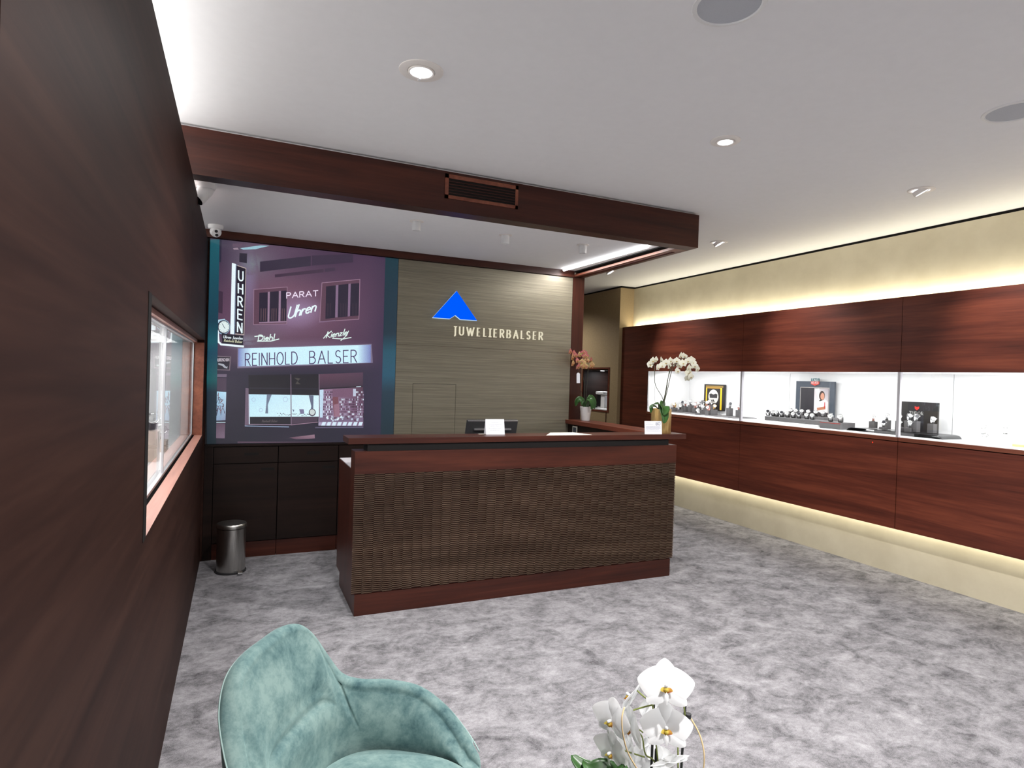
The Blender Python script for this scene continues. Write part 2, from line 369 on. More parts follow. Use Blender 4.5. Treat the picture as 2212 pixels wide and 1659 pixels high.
# air vent
vt = thing('air_vent', 'slatted wooden air vent let into the front beam of the surround', 'vent', (1.44, 3.782, 2.77))
vx0, vx1, vz0, vz1 = 1.183, 1.700, 2.694, 2.850
pbx('frame', M['wood_lip'], vt, (vx0, vx1, 3.776, 3.7815, vz1-.026, vz1), (vx0, vx1, 3.776, 3.7815, vz0, vz0+.022), (vx0, vx0+.024, 3.776, 3.7815, vz0, vz1), (vx1-.02, vx1, 3.776, 3.7815, vz0, vz1))
pbx('backing', M['black_gap'], vt, (vx0+.02, vx1-.018, 3.7805, 3.7815, vz0+.02, vz1-.02))
for k in range(5):
    z = vz0+.036+k*.0185
    pbx('slat', M['wood_x'], vt, (vx0+.024, vx1-.02, 3.777, 3.7805, z, z+.0045))
# LED tube
lt = thing('led_tube', 'long glowing white tube lamp on the soffit beside the side beam', 'light', (2.99, 4.77, CCZ))
MB().tube([(3.017, 4.10, CCZ-.014), (2.969, 5.42, CCZ-.014)], .0115, 12).build('tube', M['tube_face'], lt, base=lt.location)
area('led_tube_lamp', (2.993, 4.76, CCZ-.03), (0, 0, -1), 1.3, .03, 14, WHITE, roll=(0, 1, 0))

# ------------------------------------------------------------------ ceiling lamps
def downlight(name, label, loc, tilt=None, power=30, angle=110, rr=.093, group='round ceiling spotlights', target=None):
    t = thing(name, label, 'ceiling light', loc, 0, group)
    MB().lathe([(rr, 0), (rr, -.0035), (rr*.94, -.006), (rr*.63, -.006), (rr*.62, 0)], 48).build('trim_ring', M['ring'], t, smooth=True, auto=40)
    R = Matrix.Identity(4)
    drop = 0
    if tilt is not None:
        d = Vector(tilt).normalized(); R = Vector((0, 0, -1)).rotation_difference(d).to_matrix().to_4x4(); drop = -.012
    T = Matrix.Translation((0, 0, drop)) @ R
    MB().lathe([(rr*.595, .02), (rr*.595, -.010), (rr*.56, -.012), (rr*.50, -.010)], 40, m=T).build('housing', M['ring'], t, smooth=True, auto=40)
    MB().lathe([(0, -.009), (rr*.50, -.009)], 40, m=T).build('diffuser', M['lamp_face'], t)
    if target is not None: spot(name+'_lamp', Vector(loc)+Vector((0, 0, -.05)), target, power, angle, .9, WHITE, .045)
    return t
l1 = downlight('ceiling_spotlight', 'round ceiling spotlight nearest the viewer, glowing straight down, with a small clip', (.700, 2.632, CZ), power=165, target=(.70, 2.63, 0), angle=150, rr=.097)
MB().box(.004, .014, .050, .072, -.013, -.004).build('clip', M['white_matte'], l1)
downlight('ceiling_spotlight', 'round ceiling spotlight glowing above the open floor right of the beam', (2.404, 2.598, CZ), power=260, target=(2.4, 2.6, 0), angle=150, rr=.08)
tl = (.35, -.30, -.8)
downlight('ceiling_spotlight', 'tilted ceiling spotlight nearest the viewer in the row along the right wall', (4.115, 2.614, CZ), tl, 75, 62, .08, target=(5.0, 2.35, 1.75))
downlight('ceiling_spotlight', 'tilted ceiling spotlight just right of the corner of the beam surround', (4.088, 4.458, CZ), tl, 75, 62, .08, target=(5.0, 4.1, 1.75))
downlight('ceiling_spotlight', 'tilted ceiling spotlight farthest back, seen just under the side beam', (4.083, 6.288, CZ), tl, 75, 62, .08, target=(5.0, 5.85, 1.75))
# further lamps of the same shop behind the viewer keep the room lit
for p in ((.7, .2, CZ), (2.4, .2, CZ), (.9, -2.2, CZ), (2.6, -2.2, CZ)):
    spot('rear_room_lamp', (p[0], p[1], CZ-.05), (p[0], p[1], 0), 240, 150, .9, WHITE, .05)
spot('rear_wall_lamp', (4.1, .7, CZ-.05), (5.0, .5, 1.75), 75, 62, .9, WHITE, .05)
spot('passage_lamp', (4.0, 8.3, CZ-.05), (4.0, 8.3, 0), 85, 150, .9, WHITE, .05)
area('partition_cove_lamp', (-.62, .7, 2.60), (.25, 0, 1), 6.2, .08, 42, (1, .98, .95), roll=(0, 1, 0))
area('soffit_fill_lamp', (-.60, 4.7, 2.592), (.2, 0, 1), 1.5, .06, 5, (1, .98, .96), roll=(0, 1, 0))  # unseen fill, added to brighten the soffit ceiling
area('partition_lamp', (-.55, 4.30, CCZ-.02), (0, 0, -1), .35, .35, 26, WHITE)
for lab, p in (('round flush ceiling speaker at the upper edge, nearer the beam', (1.545, 1.675, CZ)), ('round flush ceiling speaker near the right wall', (3.325, 1.69, CZ))):
    t = thing('ceiling_speaker', lab, 'speaker', p, 0, 'round ceiling speakers')
    MB().lathe([(.127, 0), (.125, -.004), (.112, -.006), (.108, -.001)], 48).build('rim', M['white_matte'], t, smooth=True, auto=40)
    MB().lathe([(0, -.003), (.109, -.0015)], 48).build('grille', M['grille'], t)
for lab, px, py in (('white cylinder spot on the soffit, leftmost of three', 900, 478), ('white cylinder spot on the soffit, middle of three', 1092, 508), ('white cylinder spot on the soffit, nearest the glowing tube', 1259, 529)):
    p = at(px, py, z=CCZ)
    t = thing('cylinder_spotlight', lab, 'ceiling light', p, 0, 'white cylinder spots in the soffit')
    MB().lathe([(.052, 0), (.051, -.003), (.033, -.004), (.033, 0)], 32).build('trim_ring', M['ring'], t, smooth=True, auto=40)
    MB().lathe([(.031, 0), (.031, -.066), (.029, -.069), (.024, -.069), (.022, -.05), (0, -.05)], 32).build('cylinder', M['white_matte'], t, smooth=True, auto=40)
    spot('cylinder_spot_lamp', p+Vector((0, 0, -.072)), (p.x, 4.9, 0), 10, 100, .8, WHITE, .02)
# turret cameras
def cam_turret(label, p, mirror=1):
    t = thing('security_camera', label, 'camera', p, 0, 'white security cameras')
    MB().lathe([(.055, 0), (.055, -.018), (.048, -.03), (0, -.03)], 32).build('base', M['white_matte'], t, smooth=True, auto=40)
    return t
t = cam_turret('white bullet security camera on the soffit next to the front beam', at(446, 398, z=CCZ))
d = Vector((-.55, -.3, -.75)).normalized(); R = Matrix.Translation((0.0, 0, -.038)) @ Vector((0, 0, -1)).rotation_difference(d).to_matrix().to_4x4()
MB().lathe([(0, .02), (.036, .02), (.040, .005), (.044, -.085), (.041, -.09)], 32, m=R).build('housing', M['white_matte'], t, smooth=True, auto=40)
MB().lathe([(0, -.088), (.041, -.089)], 32, m=R).build('lens_front', M['black'], t)
t = cam_turret('white two-eyed turret security camera in the far left corner of the soffit', at(466, 487, z=CCZ))
d = Vector((.25, -1, -.55)).normalized(); R = Matrix.Translation((0, 0, -.048)) @ Vector((0, 0, -1)).rotation_difference(d).to_matrix().to_4x4()
MB().lathe([(0, .042), (.03, .03), (.042, 0), (.04, -.018), (.032, -.034), (0, -.038)], 32, m=R).build('ball', M['white_matte'], t, smooth=True, auto=50)
for k in (-.015, .015):
    MB().lathe([(0, -.041), (.011, -.041), (.012, -.036)], 20, m=R @ Matrix.Translation((0, k, 0))).build('lens', M['black'], t)

# ------------------------------------------------------------------ stroke lettering
def arc(cx, cy, rx, ry, a0, a1, n=10): return [(cx+rx*math.cos(math.radians(a0+(a1-a0)*i/n)), cy+ry*math.sin(math.radians(a0+(a1-a0)*i/n))) for i in range(n+1)]
FONT = {
 'A': (.72, [[(0, 0), (.36, 1), (.72, 0)], [(.13, .35), (.59, .35)]]),
 'B': (.56, [[(0, 0), (0, 1), (.25, 1)]+arc(.25, .76, .25, .24, 90, -90, 8)+[(0, .52)], [(.25, .52)]+arc(.28, .26, .28, .26, 90, -90, 8)+[(0, 0)]]),
 'C': (.6, [arc(.33, .5, .33, .5, 50, 310, 14)]),
 'D': (.62, [[(0, 0), (0, 1), (.2, 1)]+arc(.2, .5, .42, .5, 90, -90, 12)+[(0, 0)]]),
 'E': (.48, [[(.48, 1), (0, 1), (0, 0), (.48, 0)], [(0, .52), (.4, .52)]]),
 'G': (.66, [arc(.35, .5, .35, .5, 50, 350, 14)+[(.66, .45), (.4, .45)]]),
 'H': (.6, [[(0, 0), (0, 1)], [(.6, 0), (.6, 1)], [(0, .5), (.6, .5)]]),
 'I': (.06, [[(.03, 0), (.03, 1)]]),
 'J': (.25, [[(.2, 1), (.2, .05), (.14, -.1), (0, -.16)]]),
 'K': (.55, [[(0, 0), (0, 1)], [(.52, 1), (0, .45), (.55, 0)]]),
 'L': (.45, [[(0, 1), (0, 0), (.45, 0)]]),
 'M': (.8, [[(0, 0), (.05, 1), (.4, .2), (.75, 1), (.8, 0)]]),
 'N': (.6, [[(0, 0), (0, 1), (.6, 0), (.6, 1)]]),
 'O': (.7, [arc(.35, .5, .35, .5, 0, 360, 20)]),
 'P': (.52, [[(0, 0), (0, 1), (.26, 1)]+arc(.26, .74, .26, .26, 90, -90, 8)+[(0, .48)]]),
 'R': (.56, [[(0, 0), (0, 1), (.26, 1)]+arc(.26, .75, .26, .25, 90, -90, 8)+[(0, .5)], [(.24, .5), (.56, 0)]]),
 'S': (.52, [arc(.27, .75, .24, .25, 35, 270, 10)+arc(.27, .25, .25, .25, 90, -145, 10)[1:]]),
 'T': (.6, [[(0, 1), (.6, 1)], [(.3, 1), (.3, 0)]]),
 'U': (.58, [[(0, 1), (0, .29)]+arc(.29, .29, .29, .29, 180, 360, 10)+[(.58, 1)]]),
 'W': (.95, [[(0, 1), (.25, 0), (.475, .9), (.7, 0), (.95, 1)]]),
 'X': (.5, [[(0, 0), (.5, 1)], [(0, 1), (.5, 0)]]), 'Z': (.55, [[(0, 1), (.55, 1), (0, 0), (.55, 0)]]),
 '0': (.5, [arc(.25, .5, .25, .5, 0, 360, 16)]), '8': (.5, [arc(.25, .75, .21, .25, 0, 360, 12), arc(.25, .25, .25, .25, 0, 360, 12)]),
 '2': (.5, [arc(.25, .74, .25, .26, 160, -20, 8)+[(0, 0), (.5, 0)]]),
 'a': (.4, [arc(.2, .25, .2, .25, 0, 360, 10), [(.4, .5), (.4, 0)]]), 'e': (.4, [[(0, .27), (.4, .3)]+arc(.2, .25, .2, .25, 10, 320, 10)]),
 'h': (.4, [[(.05, 1), (0, 0)], [(0, .3)]+arc(.2, .32, .18, .18, 170, 0, 6)+[(.38, 0)]]), 'i': (.08, [[(.04, .5), (.04, 0)], [(.03, .68), (.06, .72)]]),
 'l': (.1, [[(.08, 1), (.05, .1), (.1, 0)]]), 'n': (.4, [[(0, .5), (0, 0)], [(0, .3)]+arc(.2, .32, .18, .18, 170, 0, 6)+[(.38, 0)]]),
 'r': (.28, [[(0, .5), (0, 0)], [(0, .25), (.12, .48), (.28, .45)]]), 'z': (.36, [[(0, .5), (.34, .5), (0, 0), (.36, .02)]]), ' ': (.3, []), 'o': (.4, [arc(.2, .25, .2, .25, 0, 360, 10)]), 'd': (.4, [arc(.2, .25, .2, .25, 0, 360, 10), [(.42, 1), (.4, 0)]]), 's': (.3, [[(.28, .45), (.1, .5), (.03, .38), (.25, .14), (.18, 0), (0, .05)]]),
 'u': (.4, [[(0, .5), (0, .15), (.2, 0), (.38, .15)], [(.4, .5), (.4, 0)]]), 'w': (.6, [[(0, .5), (.15, 0), (.3, .4), (.45, 0), (.6, .5)]]), '-': (.3, [[(0, .4), (.3, .4)]]),
}
def stroke_text(s, gap=.22):
    out = []; x = 0
    for ch in s:
        w, st = FONT[ch]
        out += [[(x+a, b) for a, b in q] for q in st]; x += w+gap
    return out, x-gap
def ribbons(pl, t):                                # quads (and joints) of one stroke
    res = []
    for (ax, ay), (bx, by) in zip(pl, pl[1:]):
        dx, dy = bx-ax, by-ay; L = math.hypot(dx, dy)
        if L < 1e-9: continue
        nx, ny = -dy/L*t/2, dx/L*t/2; ex, ey = dx/L*t*.3, dy/L*t*.3
        res.append([(ax-ex-nx, ay-ey-ny), (bx+ex-nx, by+ey-ny), (bx+ex+nx, by+ey+ny), (ax-ex+nx, ay-ey+ny)])
    return res

class Print:                                       # a flat print: coloured pieces laid on one sheet
    def __init__(s): s.v = []; s.f = []; s.c = []
    def add(s, pts, cols):
        if not isinstance(cols, list): cols = [cols]*len(pts)
        b = len(s.v); s.v += pts; s.f.append(list(range(b, b+len(pts)))); s.c.append(cols)
    def build(s, name, mat, parent):
        me = bpy.data.meshes.new(name); L = parent.location
        me.from_pydata([Vector(p)-L for p in s.v], [], s.f); ca = me.color_attributes.new('print', 'FLOAT_COLOR', 'CORNER'); k = 0
        for c in s.c:
            for q in c: ca.data[k].color = rgb(*q); k += 1
        o = bpy.data.objects.new(name, me); COL.objects.link(o); me.materials.append(mat); o.parent = parent; return o

# ------------------------------------------------------------------ backlit street picture
mural = thing('backlit_picture', 'large backlit night photograph of a shop front with neon signs, left of the logo', 'picture', (.55, BY, .937))
MB().box(-.232, 1.303, BY+.001, BY+.014, .938, 2.600).build('light_box', M['black_matte'], mural, base=mural.location)
pr = Print(); LAY = [0]
def A(x, y, k):                                    # position on the sheet, k = order of the layer
    p = at(430+x/3.607, 500+y/3.6065, y=BY-.0005-.00025*k); return (max(p.x, -.231), p.y, min(max(p.z, .939), 2.599))
def P(pts, col, k=2): pr.add([A(x, y, k) for x, y in pts], col)
xs = [80, 170, 400, 700, 1000, 1300, 1440, 1560]
rows = {40: [(60, 52, 72), (62, 56, 75), (92, 70, 92), (88, 66, 88), (72, 52, 76), (70, 50, 75), (62, 46, 72), (60, 44, 70)],
 250: [(64, 48, 70), (66, 50, 72), (112, 104, 120), (84, 62, 86), (70, 50, 74), (75, 52, 78), (66, 48, 74), (60, 44, 70)],
 450: [(70, 50, 74), (82, 58, 80), (108, 76, 98), (112, 78, 98), (96, 66, 90), (82, 56, 82), (68, 48, 74), (60, 44, 70)],
 650: [(74, 52, 76), (94, 64, 88), (100, 76, 98), (140, 112, 145), (110, 76, 98), (84, 58, 84), (66, 46, 74), (60, 44, 70)],
 850: [(64, 46, 70), (84, 60, 84), (108, 92, 108), (98, 68, 88), (92, 62, 84), (78, 54, 80), (60, 44, 72), (56, 42, 68)],
 1000: [(56, 42, 64), (64, 48, 70), (90, 74, 92), (88, 64, 84), (80, 58, 80), (74, 54, 80), (56, 42, 70), (52, 40, 66)],
 1090: [(40, 34, 54), (48, 38, 60), (40, 35, 56), (40, 35, 56), (42, 36, 58), (46, 38, 62), (48, 38, 66), (48, 38, 64)],
 1400: [(30, 26, 44), (34, 28, 48), (30, 26, 44), (32, 28, 46), (32, 28, 46), (42, 34, 60), (46, 36, 64), (46, 38, 62)],
 1665: [(26, 24, 38), (34, 30, 44), (28, 28, 44), (40, 34, 52), (34, 32, 50), (34, 32, 52), (40, 36, 60), (40, 34, 58)]}
ry = sorted(rows)
def colat(x, y):
    x = min(max(x, xs[0]), xs[-1]); y = min(max(y, ry[0]), ry[-1])
    i = max(k for k in range(len(xs)-1) if xs[k] <= x); j = max(k for k in range(len(ry)-1) if ry[k] <= y)
    u = (x-xs[i])/(xs[i+1]-xs[i]); v = (y-ry[j])/(ry[j+1]-ry[j]); a, b = rows[ry[j]], rows[ry[j+1]]
    return tuple((a[i][k]*(1-u)+a[i+1][k]*u)*(1-v)+(b[i][k]*(1-u)+b[i+1][k]*u)*v for k in range(3))
gx = [60+k*50 for k in range(31)]; gy = [20+k*47 for k in range(36)]
for i in range(len(gx)-1):
    for j in range(len(gy)-1):
        q = [(gx[i], gy[j+1]), (gx[i+1], gy[j+1]), (gx[i+1], gy[j]), (gx[i], gy[j])]
        pr.add([A(x, y, 0) for x, y in q], [colat(x, y) for x, y in q])
def halo(cx, cy, rx, ry_, col, k=1, n=20, a=.55):   # soft glow of a neon sign inside the picture
    prev = None
    for m_ in range(5):
        f = 1-m_/5
        ring = [(cx+rx*f*math.cos(2*PI*i/n), cy+ry_*f*math.sin(2*PI*i/n)) for i in range(n)]
        w = a*(1-f)**1.0
        cr = [tuple(colat(x, y)[q]*(1-w)+col[q]*w for q in range(3)) for x, y in ring]
        if prev:
            for i in range(n):
                j = (i+1) % n; pts = [prev[0][i], prev[0][j], ring[j], ring[i]]
                pr.add([A(x, y, k) for x, y in pts], [prev[1][i], prev[1][j], cr[j], cr[i]])
        prev = (ring, cr)
    pr.add([A(x, y, k) for x, y in prev[0]], prev[1])
halo(800, 620, 190, 150, (170, 150, 190)); halo(400, 250, 110, 90, (130, 150, 150)); halo(380, 420, 90, 330, (140, 135, 175))
halo(330, 860, 200, 70, (150, 165, 180)); halo(840, 880, 560, 55, (140, 120, 150), a=.4)
GL = (215, 245, 255); WN = (235, 250, 255)
P([(320, 130), (480, 108), (548, 112), (440, 138), (345, 142)], (150, 190, 205)); P([(262, 95), (345, 92), (330, 120), (262, 118)], (96, 76, 96)); P([(265, 130), (300, 126), (310, 142), (270, 142)], (150, 130, 145))
P([(475, 235), (870, 190), (870, 268), (475, 315)], (50, 40, 60)); P([(880, 188), (1200, 160), (1200, 240), (880, 266)], (56, 42, 64))
P([(590, 335), (970, 292), (970, 318), (592, 358)], (64, 46, 66)); P([(980, 290), (1060, 280), (1060, 306), (980, 316)], (62, 46, 68))
P([(315, 168), (374, 172), (372, 248), (313, 236)], (42, 36, 52)); P([(150, 60), (176, 62), (172, 240), (150, 236)], (40, 38, 58)); P([(148, 460), (186, 470), (182, 640), (146, 630)], (60, 42, 62))
# vertical sign
P([(256, 246), (286, 252), (272, 802), (243, 798)], WN); P([(286, 252), (300, 262), (284, 800), (272, 802)], (90, 110, 140)); P([(256, 246), (300, 262), (296, 268), (256, 256)], WN)
P([(288, 258), (368, 285), (352, 808), (276, 802)], (180, 165, 160), 2); P([(292, 266), (363, 291), (347, 800), (281, 794)], (30, 22, 40), 3)
def ptext(s, p0, p1, hgt, th, col, k=4, slant=0, gap=.22, sx=None):
    st, w = stroke_text(s, gap); (x0, y0), (x1, y1) = p0, p1; sx = (x1-x0)/w
    for pl in st:
        q = [(x0+a*sx+slant*b*hgt, y0+(y1-y0)*a/w-b*hgt) for a, b in pl]
        for r in ribbons(q, th): P(r, col, k)
for i, ch in enumerate('UHREN'):
    cx = 325-i*2.0; yb = 383+i*100.5
    st, w = stroke_text(ch); sx = 34/w
    for pl in st:
        for r in ribbons([(cx-17+a*sx, yb-b*74+(a*sx-17)*.25) for a, b in pl], 11): P(r, WN, 4)
# clock and its bracket
def disc(cx, cy, r_, col, k, n=24): P([(cx+r_*.97*math.cos(2*PI*i/n), cy+r_*1.05*math.sin(2*PI*i/n)) for i in range(n)], col, k)
P([(140, 690), (200, 680), (206, 705), (150, 712)], (190, 225, 240), 2)
disc(188, 744, 56, (150, 185, 210), 2); disc(190, 744, 50, (40, 40, 60), 3); disc(194, 744, 43, (225, 240, 240), 4)
for k_ in range(12):
    a = k_*PI/6; P([(194+36*math.cos(a)-2, 744+38*math.sin(a)-2), (194+36*math.cos(a)+2, 744+38*math.sin(a)-2), (194+36*math.cos(a)+2, 744+38*math.sin(a)+2), (194+36*math.cos(a)-2, 744+38*math.sin(a)+2)], (70, 80, 100), 5)
for r in ribbons([(194, 744), (180, 718)], 4)+ribbons([(194, 744), (203, 756)], 4): P(r, (50, 60, 90), 5)
for pl, th in (([(146, 770), (152, 860), (172, 880), (345, 896)], 15), ([(146, 700), (140, 740), (148, 790)], 8)):
    for r in ribbons(pl, th): P(r, WN, 3)
P([(176, 795), (345, 812), (343, 884), (180, 872)], (26, 26, 40), 4)
ptext('Uhren Juwelen', (190, 830), (338, 842), 20, 4.5, (215, 225, 230), 5, .2); ptext('Reinhold Balser', (195, 858), (335, 868), 18, 3.6, (200, 200, 170), 5, .2)
# facade windows
def win(o, panes):
    P(o, (150, 118, 140)); cx = sum(p[0] for p in o)/4; cy = sum(p[1] for p in o)/4
    P([(cx+(x-cx)*.965, cy+(y-cy)*.965) for x, y in o], (92, 62, 80), 3)
    for q in panes: P(q, (38, 30, 50), 4)
win([(425, 450), (690, 430), (685, 722), (421, 728)], [[(470, 478), (538, 473), (534, 706), (467, 708)], [(552, 470), (622, 465), (618, 702), (548, 704)], [(638, 464), (683, 460), (680, 698), (634, 700)]])
for x0 in (480, 500, 515, 565, 580, 598, 645, 662): P([(x0, 600), (x0+7, 600), (x0+5, 698), (x0-1, 698)], (92, 68, 76), 5)
for q in ([(536, 470), (552, 469), (548, 706), (533, 706)], [(622, 464), (638, 463), (634, 702), (618, 702)], [(468, 706), (684, 698), (684, 708), (468, 716)]): P(q, (150, 122, 146), 5)
win([(955, 398), (1256, 370), (1248, 686), (938, 706)], [[(990, 428), (1066, 420), (1060, 672), (984, 682)], [(1086, 416), (1164, 408), (1158, 662), (1080, 670)], [(1182, 408), (1248, 402), (1244, 656), (1176, 660)]])
for q in ([(1066, 418), (1086, 416), (1080, 668), (1060, 670)], [(1164, 408), (1182, 406), (1176, 660), (1158, 662)], [(935, 702), (1060, 690), (1060, 698), (935, 710)]): P(q, (130, 104, 132), 5)
for x0 in (1000, 1020, 1100, 1120, 1140, 1195, 1220): P([(x0, 560), (x0+8, 559), (x0+6, 660), (x0, 662)], (58, 44, 60), 5)
ptext('PARAT', (682, 520), (926, 502), 42, 7.5, (240, 225, 245))
ptext('Uhren', (690, 680), (905, 620), 92, 11, WN, 4, .28, .12)
ptext('Diehl', (460, 852), (585, 842), 44, 8, (225, 245, 240), 4, .15, .15)
for r in ribbons([(434, 818), (470, 814), (500, 818)], 9)+ribbons([(455, 855), (560, 854), (622, 838)], 8): P(r, (225, 245, 240), 4)
ptext('Kienzle', (990, 830), (1150, 806), 50, 7, (225, 245, 240), 4, .3, .15)
for r in ribbons([(970, 832), (1000, 796), (1030, 780)], 7)+ribbons([(1040, 832), (1120, 838), (1185, 826)], 7)+ribbons([(1165, 775), (1150, 810), (1105, 850)], 6): P(r, (225, 245, 240), 4)
# illuminated name board
pts = [(300, 905), (1345, 876), (1354, 1024), (298, 1066)]; P(pts, (120, 110, 135), 2)
for i in range(20):
    def bx(f): return 306+f*(1338-306)
    f0, f1 = i/20, (i+1)/20
    def cb(f):
        e = min(f/.08, 1); e2 = min((1-f)/.10, 1); w = min(e, e2); return tuple(a*(1-w)+b*w for a, b in zip((120, 130, 190), (208, 244, 255)))
    P([(bx(f0), 1052-f0*30), (bx(f1), 1052-f1*30), (bx(f1), 912-f1*30), (bx(f0), 912-f0*30)], [cb(f0), cb(f1), cb(f1), cb(f0)], 3)
ptext('REINHOLD', (360, 1046), (765, 1032), 94, 7.5, (70, 50, 100), 5, 0, .25); ptext('BALSER', (862, 1030), (1228, 1020), 96, 7.5, (70, 50, 100), 5, 0, .28)
# left neighbour
P([(135, 968), (250, 974), (240, 1084), (132, 1080)], (120, 104, 116), 2); P([(135, 976), (242, 980), (234, 1076), (132, 1074)], (38, 32, 46), 3); ptext('BURDSCHUH', (138, 1012), (234, 1010), 22, 4, (190, 180, 190), 4)
P([(150, 1026), (190, 1032), (212, 1056), (222, 1050), (220, 1068), (196, 1062), (180, 1046), (150, 1038)], (170, 175, 185), 4)
P([(132, 1112), (216, 1112), (214, 1134), (132, 1132)], (110, 96, 116)); P([(130, 1140), (214, 1142), (212, 1245), (128, 1240)], (70, 54, 74))
P([(126, 1246), (212, 1250), (206, 1470), (120, 1474)], [(165, 215, 240), (190, 225, 245), (140, 150, 180), (130, 160, 190)], 3)
random.seed(3)
for k_ in range(15):
    x = random.uniform(132, 190); y = random.uniform(1275, 1430)
    for r in ribbons([(x, y), (x+random.uniform(5, 16), y+random.uniform(-30, 30)), (x+random.uniform(-8, 10), y+random.uniform(20, 40))], 5): P(r, random.choice([(60, 40, 60), (120, 80, 90), (90, 110, 140)]), 4)
P([(118, 1484), (206, 1484), (206, 1490), (118, 1490)], (190, 215, 225), 4); P([(118, 1494), (204, 1494), (200, 1612), (116, 1610)], [(86, 66, 84), (90, 68, 86), (120, 100, 120), (110, 90, 108)], 3)
# main shop window
P([(385, 1118), (935, 1112), (935, 1282), (385, 1268)], (22, 18, 30)); P([(395, 1215), (930, 1222), (930, 1232), (395, 1226)], (38, 34, 50), 3)
P([(740, 1140), (790, 1146), (765, 1170), (792, 1190), (750, 1188), (770, 1160)], (74, 70, 66), 3)
P([(388, 1268), (937, 1277), (940, 1442), (388, 1444)], [(190, 232, 250), (215, 245, 252), (225, 250, 255), (205, 242, 252)], 3)
P([(362, 1218), (386, 1222), (388, 1506), (356, 1512)], (108, 90, 110), 3); P([(386, 1268), (394, 1268), (396, 1500), (388, 1502)], (200, 215, 230), 4)
P([(528, 1268), (566, 1270), (536, 1350), (538, 1418), (516, 1418), (524, 1340)], (110, 122, 145), 4); P([(855, 1276), (892, 1278), (890, 1400), (868, 1400), (874, 1360)], (100, 108, 132), 4)
for cx, cy, r_ in ((673, 1308, 18), (482, 1392, 14), (425, 1310, 14)):
    for r in ribbons([(cx+r_*math.cos(a*PI/6), cy+r_*math.sin(a*PI/6)) for a in range(13)], 3.5): P(r, (175, 195, 225), 4)
disc(882, 1410, 28, (70, 60, 80), 5); disc(882, 1408, 21, (205, 215, 215), 6)
for k_ in range(26):
    x = 610+k_*10.5; y = 1424+random.uniform(-10, 8); P([(x, y), (x+7, y), (x+7, y+7), (x, y+7)], random.choice([(90, 110, 130), (150, 165, 175), (60, 60, 90)]), 5)
P([(780, 1385), (815, 1385), (820, 1420), (790, 1422)], (120, 115, 150), 5); P([(725, 1385), (742, 1390), (738, 1408)], (110, 120, 150), 5)
P([(396, 1446), (716, 1448), (716, 1502), (396, 1500)], (28, 24, 36), 4); P([(716, 1446), (930, 1442), (918, 1480), (716, 1500)], (74, 58, 76), 4)
ptext('Reinhold Balser', (490, 1486), (610, 1484), 18, 2.2, (104, 96, 98), 5, .25)
for q in ([(712, 1112), (718, 1112), (722, 1504), (714, 1504)], [(932, 1112), (938, 1112), (942, 1480), (936, 1480)]): P(q, (120, 100, 120), 5)
P([(388, 1500), (716, 1502), (716, 1508), (388, 1506)], (150, 130, 150), 5); P([(356, 1512), (700, 1520), (700, 1526), (356, 1518)], (150, 170, 200), 5); P([(716, 1504), (925, 1482), (925, 1488), (716, 1510)], (150, 120, 140), 5)
# right display case in the picture
P([(935, 1112), (1278, 1098), (1276, 1205), (940, 1225)], [(92, 60, 80), (84, 58, 80), (60, 44, 62), (60, 44, 62)], 3); P([(940, 1222), (1276, 1202), (1276, 1212), (942, 1232)], (34, 24, 40), 4); P([(1225, 1207), (1262, 1205), (1262, 1211), (1225, 1213)], (200, 225, 235), 5)
P([(938, 1232), (1278, 1212), (1280, 1516), (930, 1512)], [(150, 120, 150), (80, 50, 70), (120, 90, 120), (170, 160, 190)], 3)
P([(938, 1234), (970, 1232), (962, 1450), (936, 1450)], (195, 220, 240), 4); P([(1040, 1230), (1205, 1226), (1205, 1290), (1040, 1290)], (118, 84, 110), 4); P([(1200, 1226), (1222, 1226), (1222, 1284), (1200, 1284)], (190, 200, 220), 5)
P([(1040, 1290), (1085, 1290), (1085, 1420), (1050, 1440)], (120, 72, 84), 4); P([(1050, 1350), (1090, 1340), (1100, 1440), (1055, 1445)], (150, 110, 130), 5)
for i in range(30):
    for j in range(11):
        x = 968+i*10.6; y = 1246+j*19
        if 1032 < x < 1092 or (x > 1032 and x < 1215 and y < 1295): continue
        c = random.choice([(215, 225, 240), (160, 150, 175), (60, 36, 56), (110, 80, 110), (90, 60, 84)])
        P([(x, y), (x+7.5, y), (x+7.5, y+13), (x, y+13)], c, 5)
        if random.random() < .4: P([(x+2, y+3), (x+5.5, y+3), (x+5.5, y+10), (x+2, y+10)], (60, 40, 60), 6)
P([(940, 1450), (1278, 1440), (1280, 1478), (935, 1486)], (120, 100, 130), 4)
for k_ in range(22):
    x = random.uniform(980, 1250); y = random.uniform(1438, 1468); P([(x, y), (x+random.uniform(8, 22), y-3), (x+16, y+12), (x+2, y+14)], random.choice([(225, 240, 250), (190, 200, 220), (90, 60, 80)]), 5)
for k_ in range(8):
    x = 950+k_*41; P([(x+12, 1484), (x+40, 1484), (x+30, 1512), (x+2, 1512)], (215, 235, 250), 5)
P([(905, 1524), (1280, 1520), (1280, 1530), (905, 1532)], (90, 84, 110), 4)
P([(700, 1606), (900, 1582), (903, 1612), (760, 1620)], [(110, 80, 96), (150, 120, 136), (130, 100, 118), (80, 60, 80)], 3)
P([(300, 1636), (1120, 1644), (1120, 1652), (300, 1648)], (84, 62, 80), 3)
